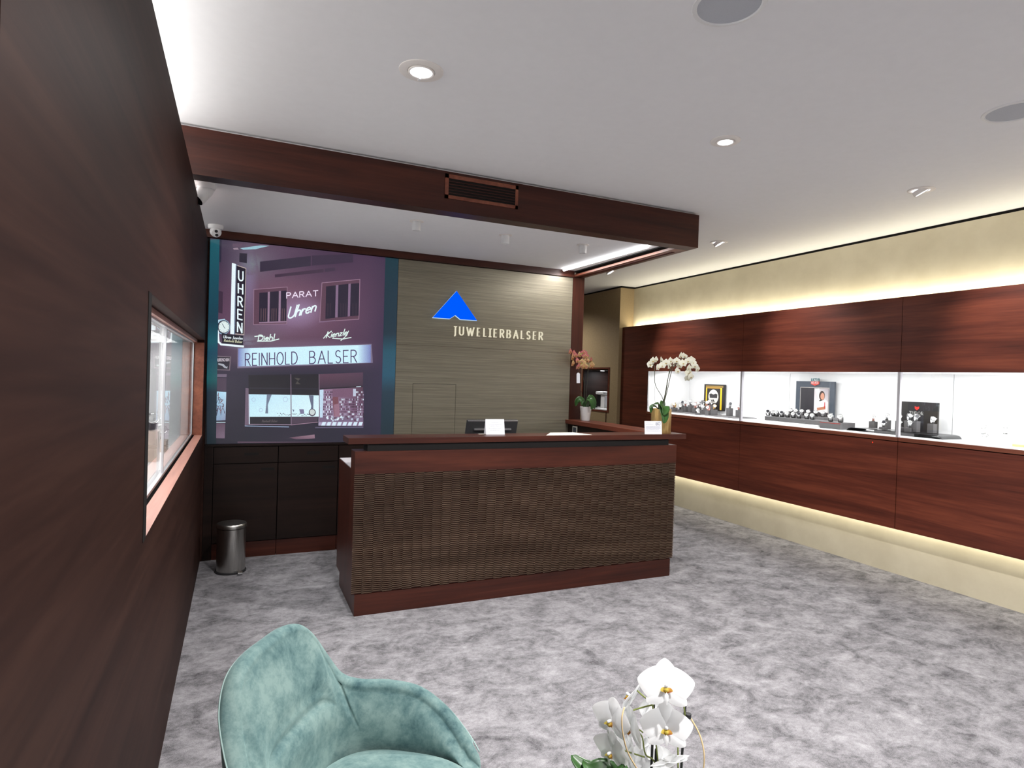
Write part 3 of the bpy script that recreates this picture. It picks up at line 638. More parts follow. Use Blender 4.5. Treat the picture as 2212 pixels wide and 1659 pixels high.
# teal margins, their lit brightness painted in as bands of colour
tl_ = [(60, (24, 88, 100)), (400, (18, 72, 88)), (700, (14, 58, 76)), (850, (12, 84, 98)), (950, (14, 66, 88)), (1150, (8, 84, 90)), (1250, (4, 34, 52)), (1665, (4, 26, 36))]
tr_ = [(200, (10, 50, 62)), (450, (14, 46, 62)), (800, (16, 44, 60)), (940, (24, 78, 98)), (1120, (26, 78, 102)), (1250, (12, 46, 64)), (1665, (8, 36, 48))]
for (y0, c0), (y1, c1) in zip(tl_, tl_[1:]):
    f = lambda y: 160-28*(y-60)/1590
    P([(60, y1), (f(y1), y1), (f(y0), y0), (60, y0)], [c1, c1, c0, c0], 7)
for (y0, c0), (y1, c1) in zip(tr_, tr_[1:]):
    f = lambda y: 1452-38*(y-200)/1400
    P([(f(y1), y1), (1570, y1), (1570, y0), (f(y0), y0)], [c1, c1, c0, c0], 7)
pic = pr.build('picture', M['print'], mural)
for v in pic.data.vertices:
    if v.co.x+mural.location.x > 1.302: v.co.x = 1.302-mural.location.x

# ------------------------------------------------------------------ wall logo and lettering
lg = thing('logo_emblem', 'bright blue backlit triangular emblem with a notch, on the metallic wall', 'sign', (1.854, BY, 2.09))
tri = [(1.635, 2.089), (1.86, 2.354), (2.072, 2.091), (1.906, 2.090), (1.854, 2.126), (1.800, 2.089)]
MB().poly([(x, BY-.024, z) for x, z in tri], .006).build('face', M['logo_blue'], lg, base=lg.location)
cx_, cz_ = 1.854, 2.18
MB().poly([(cx_+(x-cx_)*1.012, BY-.018, cz_+(z-cz_)*1.016-.0035) for x, z in tri], .017).build('edge', M['logo_edge'], lg, base=lg.location)
wt = thing('wall_lettering', 'raised pale letters JUWELIERBALSER on the metallic wall under the blue emblem', 'sign', (2.32, BY, 1.94))
pJ, pR = at(980, 723, y=BY), at(1172, 729, y=BY)
hL = .076
cells = {'J': 17, 'U': 39, 'W': 56, 'E': 28, 'L': 28, 'I': 13, 'R': 36, 'B': 36, 'A': 42, 'S': 32}
word = 'JUWELIERBALSER'
starts = [590, 668, 785, 952, 1055, 1150, 1218, 1318, 1425, 1532, 1652, 1742, 1845, 1938]; ends = [622, 748, 912, 1008, 1110, 1175, 1276, 1390, 1495, 1615, 1710, 1805, 1900, 2006]
for ch, a0, a1 in zip(word, starts, ends):
    xa = at(900+a0/7.373, 725, y=BY).x; xb = at(900+a1/7.373, 725, y=BY).x; zb = 1.9425
    w, st = FONT[ch]; mb = MB(); ins = .0062 if ch != 'I' else .0
    for pl in st:
        q = [(xa+ins+(a/max(w, .01))*(xb-xa-2*ins) if ch != 'I' else (xa+xb)/2, zb+b*hL) for a, b in pl]
        for i in range(len(q)-1):
            (ax, az), (bx_, bz) = q[i], q[i+1]; vert = abs(bz-az)/(math.hypot(bx_-ax, bz-az)+1e-9); th = .0058+.0058*vert
            for r in ribbons([q[i], q[i+1]], th): mb.poly([(x, BY-.016, z) for x, z in r], .013)
    if ch in 'IJ':
        for zz in ((zb+hL-.004, zb+hL+.004),) if ch == 'J' else ((zb+hL-.004, zb+hL+.004), (zb-.004, zb+.004)):
            mb.poly([((xa+xb)/2-.014 if ch == 'I' else xb-.022, BY-.016, zz[0]), ((xa+xb)/2+.014 if ch == 'I' else xb+.006, BY-.016, zz[0]), ((xa+xb)/2+.014 if ch == 'I' else xb+.006, BY-.016, zz[1]), ((xa+xb)/2-.014 if ch == 'I' else xb-.022, BY-.016, zz[1])], .013)
    mb.build('letter', M['letter'], wt, base=wt.location)

# ------------------------------------------------------------------ cabinets below the picture
bounds = [(-.165, .321, 'dark low cabinet with drawer and door under the picture, behind the waste bin'), (.325, .813, 'dark low cabinet with drawer and door, between the bin cabinet and the desk'), (.817, 1.30, 'dark low cabinet mostly hidden behind the left end of the desk')]
for x0, x1, lab in bounds:
    c = thing('low_cabinet', lab, 'cabinet', ((x0+x1)/2, BY-.02, 0), 0, 'built-in low cabinets')
    pbx('body', M['wood_dark'], c, (x0, x1, BY-.018, BY+.012, .02, .922))
    pbx('plinth', M['wood_x'], c, (x0, x1, BY-.03, BY-.019, 0, .128))
    for nm, z0, z1, hx0, hx1, hz in (('drawer', .782, .915, .225, .335, .856), ('door', .135, .776, .355, .46, .728)):
        d = pbx(nm, M['wood_dark'], c, (x0+.002, x1-.002, BY-.038, BY-.0195, z0, z1))
        sx = (x1-x0)/.486
        hh = MB().box(x0+hx0*sx-.0, x0+hx1*sx, BY-.0388, BY-.0382, hz-.011, hz+.011).build('handle_slot', M['black_gap'], d, base=c.location)
pw = thing('cabinet_top', 'thin dark top board running over the low cabinets under the picture', 'worktop', (.56, BY-.02, .922))
pbx('board', M['wood_dark'], pw, (-.230, 1.30, BY-.045, BY, .9225, .9365))
struct('trim_7', MB().box(-.232, -.168, BY-.036, BY-.001, 0, .922), M['wood_dark'])

# pedal bin
bn = thing('pedal_bin', 'brushed steel pedal bin on the carpet in front of the low cabinets', 'bin', (-.018, 5.13, 0))
MB().lathe([(0, .012), (.102, .012), (.102, .335), (.099, .337), (0, .337)], 48).build('body', M['brushed'], bn, smooth=True, auto=40)
MB().lathe([(0, 0), (.110, 0), (.111, .012), (.105, .016), (0, .016)], 48).build('base', M['black_matte'], bn, smooth=True, auto=40)
MB().lathe([(.099, .340), (.108, .342), (.109, .362), (.102, .372), (.06, .380), (0, .384)], 48).build('lid', M['brushed'], bn, smooth=True, auto=40)
MB().box(.05, .085, -.145, -.09, .010, .022, .004).build('pedal', M['steel'], bn)

# ------------------------------------------------------------------ reception desk
DY = 3.918
dk = thing('reception_desk', 'dark mahogany reception desk with a ribbed front standing on the grey carpet', 'desk', (1.95, 4.05, 0))
pbx('base', M['wood_x'], dk, (.707, 3.20, 3.921, 4.54, 0, .137))
bx0, bx1 = .687, 3.227
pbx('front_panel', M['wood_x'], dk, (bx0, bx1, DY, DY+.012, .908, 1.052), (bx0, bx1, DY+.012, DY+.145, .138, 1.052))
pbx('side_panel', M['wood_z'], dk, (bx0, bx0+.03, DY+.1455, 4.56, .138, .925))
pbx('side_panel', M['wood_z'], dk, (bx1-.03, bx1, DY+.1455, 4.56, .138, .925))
tag(pbx('inner_worktop', M['worktop'], dk, (bx0+.004, bx1-.03, DY+.146, 4.56, .9255, .929)), 'pale inner worktop')
pbx('inner_shelf', M['wood_x'], dk, (bx0+.031, bx1-.031, DY+.15, 4.54, .88, .924))
pbx('recess', M['black_gap'], dk, (.765, 3.150, DY+.006, DY+.14, 1.0525, 1.099))
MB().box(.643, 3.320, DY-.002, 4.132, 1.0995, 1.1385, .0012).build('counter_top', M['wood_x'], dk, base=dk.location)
# ribbed front: columns of slats, every other column set half a step down
mb = MB(); t_ = bmesh.new(); NC = 39; cw = (bx1-bx0)/NC; pit = .0128; rows_ = int((.908-.139)/pit)
for c in range(NC):
    x0 = bx0+c*cw; x1 = x0+cw-.0008
    for r in range(rows_+1):
        z1 = .908-r*pit-(pit/2 if c % 2 else 0); z0 = z1-pit*.56
        if z1 < .146: continue
        z0 = max(z0, .139)
        z1 = min(z1, .9075)
        pts = [(DY+.012, z0), (DY+.0045, z0+.0006), (DY-.0005, z1-.001), (DY+.0015, z1), (DY+.012, z1)]
        A_ = [t_.verts.new((x0, y, z)) for y, z in pts]; B_ = [t_.verts.new((x1, y, z)) for y, z in pts]
        for k in range(4): t_.faces.new((A_[k], A_[k+1], B_[k+1], B_[k]))
        t_.faces.new(A_[::-1]); t_.faces.new(B_)
bmesh.ops.recalc_face_normals(t_, faces=t_.faces); mb.merge(t_)
M['ribs'] = wood('ribbed_bronze_front', 'x', (.10, .064, .044, 1), (.145, .098, .070, 1), (.20, .14, .10, 1), .30, .6)
M['ribs'].node_tree.nodes['Principled BSDF'].inputs['Metallic'].default_value = .3
mb.build('ribbed_facing', M['ribs'], dk, base=dk.location)
# counter wing joining the desk to the post
wg = thing('counter_wing', 'narrow side counter running from the desk back to the post', 'counter', (3.2, 4.8, 0))
pbx('counter_top', M['wood_y'], wg, (3.085, 3.335, 4.134, BY-.002, 1.0995, 1.1385))
pbx('body', M['wood_dark'], wg, (3.12, 3.30, 4.57, BY-.002, 0, 1.0985))
so = thing('wall_socket', 'small pale framed socket on the dark side of the counter wing', 'socket', (3.119, 5.35, 1.04))
MB().box(3.112, 3.1195, 5.305, 5.395, 1.0, 1.082, .001).build('frame', M['paper_warm'], so, base=so.location)
MB().box(3.1105, 3.1118, 5.318, 5.382, 1.012, 1.070).build('insert', M['slate'], so, base=so.location)

# ------------------------------------------------------------------ things on the desk
TOP = 1.1385
def text_bars(mb, w, lines):                       # unreadably small print as rows of short dashes
    for z, x0, x1 in lines:
        x = x0
        while x < x1:
            L_ = random.uniform(.004, .012); mb.box(x, min(x+L_, x1), -.0004, 0, z-.0008, z+.0008); x += L_+.003
pa = at(1049, 939, z=TOP); pb = at(1087, 938.2, z=TOP)
cw_ = .142; ch_ = .100
cdo = thing('tent_card', 'white folded notice card standing in front of the monitor', 'card', (1.703, 4.055, TOP), math.radians(-5))
lean = Matrix.Rotation(math.radians(-14), 4, 'X')
MB().box(-cw_/2, cw_/2, 0, .0012, 0, ch_+.012, m=lean).build('front_leaf', M['paper'], cdo)
MB().box(-cw_/2, cw_/2, 0, .0012, 0, ch_+.012, m=Matrix.Translation((0, .052, 0)) @ Matrix.Rotation(math.radians(14), 4, 'X')).build('rear_leaf', M['paper'], cdo)
m_ = MB(); text_bars(m_, 0, [(.088, -.025, .025), (.072, -.05, .05), (.066, -.045, .05), (.060, -.035, .035), (.044, -.05, .045), (.030, -.04, .035)])
bmesh.ops.transform(m_.bm, matrix=Matrix.Translation((0, -.0006, 0)) @ lean, verts=m_.bm.verts); m_.build('print', M['ink'], cdo)
sl = thing('paper_slip', 'small cream slip of paper beside the folded notice card', 'paper', (1.615, 4.09, TOP+.0002))
MB().box(-.03, .03, -.01, .01, 0, .001).build('sheet', M['paper_warm'], sl)
ps = thing('desk_pad', 'cream sheet of paper lying flat on the desk, glowing under the lamps', 'paper', (2.27, 4.035, TOP+.0003))
MB().poly([(2.187, 4.125, TOP+.0003), (2.06, 3.945, TOP+.0003), (2.445, 3.945, TOP+.0003), (2.39, 4.125, TOP+.0003)], .0018, (0, 0, 1)).build('sheet', M['paper_warm'], ps, base=ps.location)
c2 = thing('leaflet', 'white landscape leaflet leaning upright in front of the gold planter', 'card', (3.010, 3.938, TOP), math.radians(-8))
lean2 = Matrix.Rotation(math.radians(-6), 4, 'X')
MB().box(-.076, .076, 0, .0015, 0, .104, m=lean2).build('sheet', M['paper'], c2)
m_ = MB(); text_bars(m_, 0, [(.088, -.066, -.02), (.078, -.066, .0), (.064, -.066, .066), (.058, -.066, .066), (.052, -.066, .066), (.046, -.066, .066), (.040, -.066, .05), (.026, -.066, .06)])
for ch, x0 in (('8', .022), ('0', .044)):
    for pl in FONT[ch][1]:
        for r in ribbons([(x0+a*.034, .072+b*.022) for a, b in pl], .003): m_.poly([(x, 0, z) for x, z in r], -.0004)
bmesh.ops.transform(m_.bm, matrix=Matrix.Translation((0, -.0005, 0)) @ lean2, verts=m_.bm.verts); m_.build('print', M['ink'], c2)
mo = thing('monitor', 'black computer monitor tilted back on the inner desk, seen from behind', 'monitor', (1.775, 4.36, .9295))
T = Matrix.Translation((0, 0, .055)) @ Matrix.Rotation(math.radians(17), 4, 'X')
MB().box(-.208, .208, -.012, .012, 0, .252, .004, m=T).build('screen', M['black_matte'], mo)
MB().box(-.205, .205, -.013, -.009, .243, .2535, .001, m=T).build('top_edge', M['alu'], mo)
MB().box(-.150, .155, -.026, -.011, .178, .190, .004, m=T).build('back_ridge', M['alu'], mo)
MB().box(-.02, .02, -.028, -.010, -.04, .15, .004, m=T).build('stand_arm', M['black_matte'], mo)
MB().box(-.11, .11, -.08, .10, 0, .012, .004).build('foot', M['black_matte'], mo)

# ------------------------------------------------------------------ showcase band on the right wall
SH = 1.163
secs = [(7.198, 4.942, 'farthest section of the wood and glass showcase wall, holding the skull poster'),
        (4.938, 3.234, 'second section of the wood and glass showcase wall, with the blue-grey framed picture'),
        (3.230, 1.532, 'third section of the wood and glass showcase wall, past the second silver post'),
        (1.528, -.20, 'nearest section of the wood and glass showcase wall, running out of view')]
for k, (yb, ya, lab) in enumerate(secs):
    c = thing('display_cabinet', lab, 'showcase', (5.0, (ya+yb)/2, .415), 0, 'showcase sections along the right wall')
    ny1 = 6.59 if k == 0 else yb
    lo = -3.58 if k == 3 else ya
    if k == 0: pbx('upper_panel', M['wood_y'], c, (PXR, PXR+.02, ya, yb, 1.694, 2.306), (PXR, PXR+.02, ny1, yb, .415, 1.694))
    else: pbx('upper_panel', M['wood_y'], c, (PXR, PXR+.02, lo, yb, 1.694, 2.306))
    pbx('lower_panel', M['wood_y'], c, (PXR, PXR+.02, lo, ny1-.001, .415, 1.124))
    pbx('body', M['black_gap'], c, (PXR+.021, 4.995, lo, yb, 1.722, 2.290), (PXR+.021, 4.995, lo, yb, .432, 1.130))
    pbx('sill', M['wood_lip'], c, (PXR, PXR+.03, ya, ny1-.001, 1.131, 1.161))
    pbx('shelf', M['white'], c, (PXR+.031, 5.64, ya, ny1-.001, 1.132, SH))
    pbx('top_board', M['white'], c, (PXR+.021, 5.64, ya, ny1-.001, 1.697, 1.72))
    bp = [(5.62, 5.64, ya, ny1-.001, SH, 1.697)]
    if k == 0: bp.append((PXR+.021, 5.62, ny1, ny1+.02, SH, 1.72))
    if k == 3: bp.append((PXR+.021, 5.62, ya-.02, ya, SH, 1.72))
    pbx('back_panel', M['white'], c, *bp)
    pbx('glass_pane', M['glass'], c, (4.921, 4.926, ya+.0202, ny1-.012, SH, 1.697))
    pbx('post', M['post'], c, (4.912, 4.940, ya-.002, ya+.020, SH, 1.694))
    if k == 0: tag(pbx('end_profile', M['alu'], c, (4.914, 4.934, ny1-.013, ny1-.001, SH, 1.694)), 'silver profile at the closed end')
p = at(1885, 955.5, x=PXR-.0006)
rd = thing('indicator_light', 'tiny red indicator light on the lower showcase panel', 'light', p)
MB().lathe([(0, -.0005), (.004, -.0005)], 12, m=Matrix.Rotation(-PI/2, 4, 'Y')).build('lens', emis('red_led', (1, .03, .01, 1), 3), rd)

# ------------------------------------------------------------------ watches
def watch(strap_m, case_m, dial_m, group, label):
    t = thing('wristwatch', label, 'watch', (0, 0, 0), 0, group)
    R_, zc = .033, .036; ph = math.radians(22)
    mb = MB()
    def sf(u, v):
        a = 2*PI*u; q = v*4
        w = .0105 - .003*max(0, math.cos(a-ph-PI)); th = .0022
        rr = R_ + (th if q in (0, 1, 4) else -th*.2); yy = (w, -w, -w, w, w)[int(q)] if q == int(q) else 0
        rr = R_+(th if int(q) in (0, 1, 4) else -th)
        return Vector((rr*math.cos(a)*.92, yy, zc+rr*math.sin(a)))
    mb.grid(sf, 32, 4, wrapu=True); mb.build('strap', strap_m, t, smooth=True, auto=35)
    T = Matrix.Translation((R_*math.cos(ph)*.92, 0, zc+R_*math.sin(ph))) @ Matrix.Rotation(PI/2-ph, 4, 'Y')
    cs = MB().lathe([(0, 0), (.019, 0), (.0215, .003), (.0215, .007), (.0195, .0095), (.0175, .0085)], 32, m=T).build('case', case_m, t, smooth=True, auto=35)
    MB().lathe([(0, .0086), (.0175, .0086)], 32, m=T).build('dial', dial_m, t)
    MB().box(-.0008, .0008, 0, .011, .0088, .0092, m=T).box(-.0008, .012, -.0008, .0008, .0088, .0092, m=T).build('hands', M['black_matte'], cs)
    MB().lathe([(0, 0), (.003, 0), (.003, .005), (0, .005)], 10, m=T @ Matrix.Translation((0, .0215, .005)) @ Matrix.Rotation(-PI/2, 4, 'X')).build('crown', case_m, t)
    return t
M['dial_white'] = plain('white_dial', (.5, .5, .5, 1), .3); M['dial_dark'] = plain('dark_dial', (.03, .03, .04, 1), .3)
M['strap_dark'] = plain('dark_leather', (.03, .025, .025, 1), .5); M['steel2'] = plain('satin_steel', (.75, .75, .76, 1), .32, 1)
PR = {}
for k, (a, b, c) in dict(steel=('steel2', 'steel', 'dial_white'), steeldark=('steel2', 'steel', 'dial_dark'), rose=('rose', 'steel', 'dial_white'), gold=('gold', 'gold', 'dial_white'), dark=('strap_dark', 'steel', 'dial_white'), white=('white_matte', 'steel', 'dial_white')).items():
    PR[k] = watch(M[a], M[b], M[c], 'x', 'x'); PR[k].location = (5.3, -2, .3)
used = {}
def place_watch(style, p, rz, label, group, scale=1.0):
    if style in used: return dup(PR[style], p, rz, label, group, scale)
    used[style] = 1; t = PR[style]; t.location = p; t.rotation_euler = (0, 0, rz); t.scale = (scale,)*3; t['label'] = label; t['group'] = group; return t
def block(p, h, label, group='grey watch blocks', w=.056, rz=0, mat='block'):
    t = thing('watch_stand', label, 'stand', (p[0], p[1], p[2]), rz, group)
    MB().box(-w/2, w/2, -w/2, w/2, 0, h, .0015).build('block', M[mat], t)
    if h > .03: MB().box(-.006, .006, -.012, .012, h, h+.006).build('tongue', M['black_matte'], t)
    return t
RZ = math.atan2(-.62, -.78)
def o1(x, y): return 1440+x/11.06, 840+y/11.06
def o2(x, y): return 1630+x/10.533, 810+y/10.533
def o3(x, y): return 1850+x/10.055, 850+y/10.055
def o4(x, y): return 2050+x/12.76, 850+y/12.76
g1 = 'watches in the farthest showcase'
L1 = [('rose', 85, 370, 5.31, 'rose-strapped watch at the left end of the farthest showcase, just right of the gold planter'),
 ('gold', 195, 385, 5.32, 'small watch on a single low grey block, second from the gold planter'),
 ('dark', 325, 420, 5.30, 'low dark-strapped watch, third from the gold planter'),
 ('steeldark', 395, 345, 5.43, 'steel watch with dark dial, left one of the close pair before the tall ringed watch'),
 ('rose', 455, 350, 5.44, 'rose-strapped watch, right one of the close pair before the tall ringed watch'),
 ('steel', 580, 320, 5.46, 'large steel watch raised highest in the left group of the farthest showcase'),
 ('rose', 690, 390, 5.36, 'rose-strapped watch immediately right of the large raised steel watch'),
 ('steel', 775, 370, 5.42, 'steel watch left of the skull poster, above the small low watch'),
 ('steel', 760, 515, 5.22, 'steel watch lying lowest at the front of the farthest showcase'),
 ('steeldark', 870, 325, 5.50, 'small steel watch with dark dial at the left edge of the skull poster'),
 ('white', 850, 440, 5.34, 'pale-strapped watch low before the left edge of the skull poster'),
 ('rose', 955, 345, 5.42, 'rose-strapped watch in front of the left yellow stripe of the poster'),
 ('steel', 1055, 315, 5.50, 'steel watch covering the chin of the skull poster'),
 ('rose', 1005, 450, 5.30, 'rose-strapped watch low on a block below the skull poster, left of the gold one'),
 ('gold', 1140, 420, 5.30, 'gold watch on a grey block below the skull poster'),
 ('steeldark', 1510, 385, 5.42, 'steel watch with dark dial on a tall block between poster and first silver post'),
 ('rose', 1735, 430, 5.38, 'rose-strapped watch just left of the first silver post'),]
for st, x, y, xp, lab in L1:
    c = at(*o1(x, y), x=xp); zb = max(c.z-.038, SH+.004); c.y = min(c.y, 6.53)
    if zb > SH+.012:
        nm = lab.replace('watch', 'watch', 1)
        block((xp, c.y, SH+(.0075 if True else 0)), zb-SH-.0085, 'grey block under the '+' '.join(lab.split()[:12]))
    place_watch(st, (xp, c.y, zb), RZ+random.uniform(-.35, .35), lab, g1, random.uniform(.92, 1.06))
for (a, b), lab in (((6.64, 5.90), 'thin dark tray under the left group of watches in the farthest showcase'), ((5.82, 5.33), 'thin dark tray between the skull poster and the first silver post')):
    t = thing('display_tray', lab, 'tray', (5.38, (min(a, 6.57)+b)/2, SH+.0003))
    MB().box(5.20, 5.55, b, min(a, 6.57), SH+.0003, SH+.007).build('plate', M['block'], t, base=t.location)
# skull poster
xp = 5.585
q0 = at(*o1(905, -120), x=xp); q1 = at(*o1(1392, -100), x=xp); q2 = at(*o1(1392, 540), x=xp)
py0, py1, pz0, pz1 = q1.y, q0.y, q2.z, q1.z
pt = thing('skull_poster', 'black and yellow poster with a white mask-like skull behind the watches', 'poster', (xp, (py0+py1)/2, SH))
MB().box(xp, xp+.02, py0, py1, pz0, pz1, .001).build('frame', M['black_matte'], pt, base=pt.location)
for yy in (py0+.08, py0+.16): MB().box(xp+.004, xp+.012, yy, yy+.008, SH, pz0).build('leg', M['alu'], pt, base=pt.location)
sk = Print(); wy, wz = py1-py0, pz1-pz0
def S(u, v, k=1): return (xp-.0006*k, py1-u*wy, pz1-v*wz)
def SP(pts, c, k=1): sk.add([S(u, v, k) for u, v in pts], c)
SP([(0, 0), (1, 0), (1, 1), (0, 1)], (28, 24, 26), 1); SP([(.08, .05), (.93, .05), (.93, .12), (.08, .12)], (150, 120, 60), 2)
SP([(.09, .13), (.15, .13), (.15, .96), (.09, .96)], (250, 200, 40), 2); SP([(.80, .13), (.88, .13), (.88, .96), (.80, .96)], (250, 200, 40), 2); SP([(.15, .12), (.8, .12), (.8, .16), (.15, .16)], (190, 140, 40), 2)
SP([(.47+.25*math.cos(a*PI/14)*(1 if a < 15 else .95), .50-.30*math.sin(a*PI/14)*(1 if a < 15 else .85)) for a in range(28)], (226, 222, 214), 3)
SP([(.27, .38), (.36, .35), (.47, .39), (.58, .35), (.67, .38), (.66, .52), (.30, .52)], (44, 42, 46), 4); SP([(.47, .56), (.56, .68), (.47, .66), (.38, .68)], (44, 42, 46), 4); SP([(.38, .70), (.60, .70), (.60, .76), (.38, .76)], (80, 76, 74), 4)
sk.build('print', M['poster'], pt)

# second section: stepped platform with watches on pillows, framed picture with shield
g2 = 'watches on the grey platform'
pf = thing('display_platform', 'long low grey platform on white acrylic feet carrying rows of watches', 'display stand', (5.33, 4.55, SH))
ya_, yb_ = at(*o2(1530, 1000), x=5.16).y, at(*o2(230, 1000), x=5.16).y
MB().box(5.16, 5.36, ya_, yb_, SH+.018, SH+.062, .001).build('front_step', M['block'], pf, base=pf.location)
MB().box(5.362, 5.52, ya_+.04, yb_-.05, SH+.018, SH+.085, .001).build('rear_step', M['block'], pf, base=pf.location)
for i in range(3):
    w = (yb_-ya_-.06)/3; MB().box(5.10, 5.50, ya_+.03+i*w, ya_+.03+(i+1)*w-.015, SH+.0003, SH+.0178, .001).build('acrylic_foot', M['white'], pf, base=pf.location)
names = ['leftmost', 'second from the left', 'third from the left', 'fourth from the left', 'fifth from the left', 'sixth from the left', 'seventh from the left', 'eighth from the left', 'rightmost']
def pillow(p, label, group, rz):
    t = thing('watch_pillow', label, 'stand', p, rz, group)
    MB().tube([(-.004, -.020, .029), (-.004, .020, .029)], .024, 20).build('roll', M['block'], t, smooth=True, auto=40)
    MB().box(-.026, .018, -.017, .017, 0, .02, .002).build('foot', M['black_matte'], t); return t
RP = math.atan2(-.5, -.86)
front = [(310, 870), (430, 855), (510, 835), (625, 845), (755, 865), (885, 875), (1015, 875), (1190, 890), (1320, 860)]
for i, (x, y) in enumerate(front):
    c = at(*o2(x, y+20), x=5.25); p = (5.25, c.y, SH+.0625)
    place_watch('steel' if i % 3 else 'steeldark', (p[0], p[1], p[2]+.002), RP, 'steel watch, %s in the front row of the grey platform' % names[i], g2, .9)
    pillow(p, 'dark pillow, %s in the front row of the grey platform' % names[i], 'watch pillows on the grey platform', RP)
backr = [(830, 775), (950, 775), (1085, 790), (1230, 805), (1400, 800), (1555, 860)]
nb = ['leftmost', 'second from the left', 'third from the left', 'fourth from the left', 'fifth from the left', 'rightmost']
for i, (x, y) in enumerate(backr):
    c = at(*o2(x, y+20), x=5.44); p = (5.44, min(c.y, yb_-.08), SH+.0855)
    if p[1] < ya_+.06: p = (5.44, ya_+.07, SH+.0855)
    place_watch('dark' if i in (0, 4) else 'steel', (p[0], p[1], p[2]+.002), RP, 'bright watch, %s in the rear row of the grey platform' % nb[i], g2, .92)
    pillow(p, 'dark pillow, %s in the rear row of the grey platform' % nb[i], 'watch pillows on the grey platform', RP)
pd = thing('display_pedestal', 'small grey pedestal with a red line, right of the long platform', 'display stand', (5.22, 4.02, SH))
MB().box(5.10, 5.30, 3.90, 4.12, SH+.0003, SH+.062, .002).build('block', M['block'], pd, base=pd.location)
MB().box(5.0985, 5.0998, 3.902, 4.118, SH+.052, SH+.0555).build('stripe', plain('red_line', (.6, .03, .02, 1), .5), pd, base=pd.location)
for i, yy in enumerate((4.065, 3.96)):
    n_ = ('left', 'right')[i]; p = (5.18, yy, SH+.0625)
    place_watch('steel', (p[0], p[1], p[2]+.002), RP, 'steel watch on the %s of the small pedestal with the red line' % n_, g2, 1.1)
    pillow(p, 'dark pillow on the %s of the small pedestal with the red line' % n_, 'watch pillows on the grey platform', RP)
xf = 5.56
f0 = at(*o2(950, 138), x=xf); f1 = at(*o2(1822, 155), x=xf)
fy0, fy1, fz0, fz1 = f1.y, f0.y, SH+.0003, (f0.z+f1.z)/2
fp = thing('framed_picture', 'blue-grey framed photograph of a driver with crossed arms, shield badge on top', 'picture', (xf, (fy0+fy1)/2, SH))
MB().box(xf, xf+.022, fy0, fy1, fz0, fz1, .001).build('frame', M['slate'], fp, base=fp.location)
sk = Print(); wy, wz = fy1-fy0, fz1-fz0
def S(u, v, k=1): return (xf-.0006*k, fy1-u*wy, fz1-v*wz)
SP([(.12, .14), (.88, .14), (.88, .97), (.12, .97)], (170, 165, 160), 1); SP([(.135, .155), (.865, .155), (.865, .96), (.135, .96)], (44, 42, 48), 2)
SP([(.50, .16), (.86, .16), (.86, .72), (.50, .72)], [(196, 190, 192), (150, 142, 150), (205, 198, 200), (224, 220, 222)], 3)
SP([(.50, .72), (.86, .72), (.86, .96), (.50, .96)], (48, 42, 46), 3); SP([(.52, .19), (.62, .16), (.70, .45), (.64, .46)], (232, 228, 226), 4)
SP([(.51, .50), (.60, .44), (.80, .42), (.86, .48), (.86, .70), (.51, .72)], (226, 222, 224), 4)
SP([(.70+.075*math.cos(a*PI/8), .33+.11*math.sin(a*PI/8)) for a in range(16)], (58, 40, 36), 5); SP([(.715+.05*math.cos(a*PI/8), .345+.08*math.sin(a*PI/8)) for a in range(16)], (196, 140, 116), 6)
SP([(.58, .62), (.80, .57), (.80, .64), (.60, .68)], (180, 120, 92), 6); SP([(.77, .48), (.79, .48), (.79, .62), (.77, .62)], (190, 40, 40), 7)
sk.build('print', M['poster'], fp)
sb = thing('shield_badge', 'two-colour shield badge reading TAG HEUER on top of the blue-grey frame', 'sign', (xf-.004, 4.30, fz1))
b0 = at(*o2(1285, 75), x=xf-.012); b1 = at(*o2(1465, 75), x=xf-.012); bz2 = at(*o2(1370, 145), x=xf-.012).z; bz3 = at(*o2(1370, 205), x=xf-.012).z; bz4 = at(*o2(1365, 245), x=xf-.012).z
sb.location = (xf-.006, (b0.y+b1.y)/2, bz4)
bzt = b0.z; ym = (b0.y+b1.y)/2
MB().poly([(xf-.012, b0.y, bzt), (xf-.012, b1.y, bzt), (xf-.012, b1.y, bz2), (xf-.012, b0.y, bz2)], .010, (1, 0, 0)).build('upper_field', plain('teal_field', (.05, .17, .19, 1), .4), sb, base=sb.location)
MB().poly([(xf-.012, b0.y, bz2), (xf-.012, b1.y, bz2), (xf-.012, b1.y, bz3), (xf-.012, ym, bz4), (xf-.012, b0.y, bz3)], .010, (1, 0, 0)).build('lower_field', plain('red_field', (.65, .06, .04, 1), .4), sb, base=sb.location)
def wall_text(s, ya0, ya1, z0, h, x, th, gap=.25):
    st, w = stroke_text(s, gap); mb = MB(); sx = (ya1-ya0)/w
    for pl in st:
        for r in ribbons([(ya0+a*sx, z0+b*h) for a, b in pl], th): mb.poly([(x, yy, zz) for yy, zz in r], .0006, (1, 0, 0))
    return mb
mb = wall_text('TAG', b0.y-.008, b1.y+.008, bz2+.004, bzt-bz2-.009, xf-.0132, .0042); m2_ = wall_text('HEUER', b0.y-.006, b1.y+.006, bz3+.002, bz2-bz3-.006, xf-.0132, .003)
m2_.bm.to_mesh(bpy.data.meshes.new('tmp2')); tm = bpy.data.meshes['tmp2']; mb.bm.from_mesh(tm); m2_.bm.free()
mb.build('lettering', M['white_matte'], sb, base=sb.location)

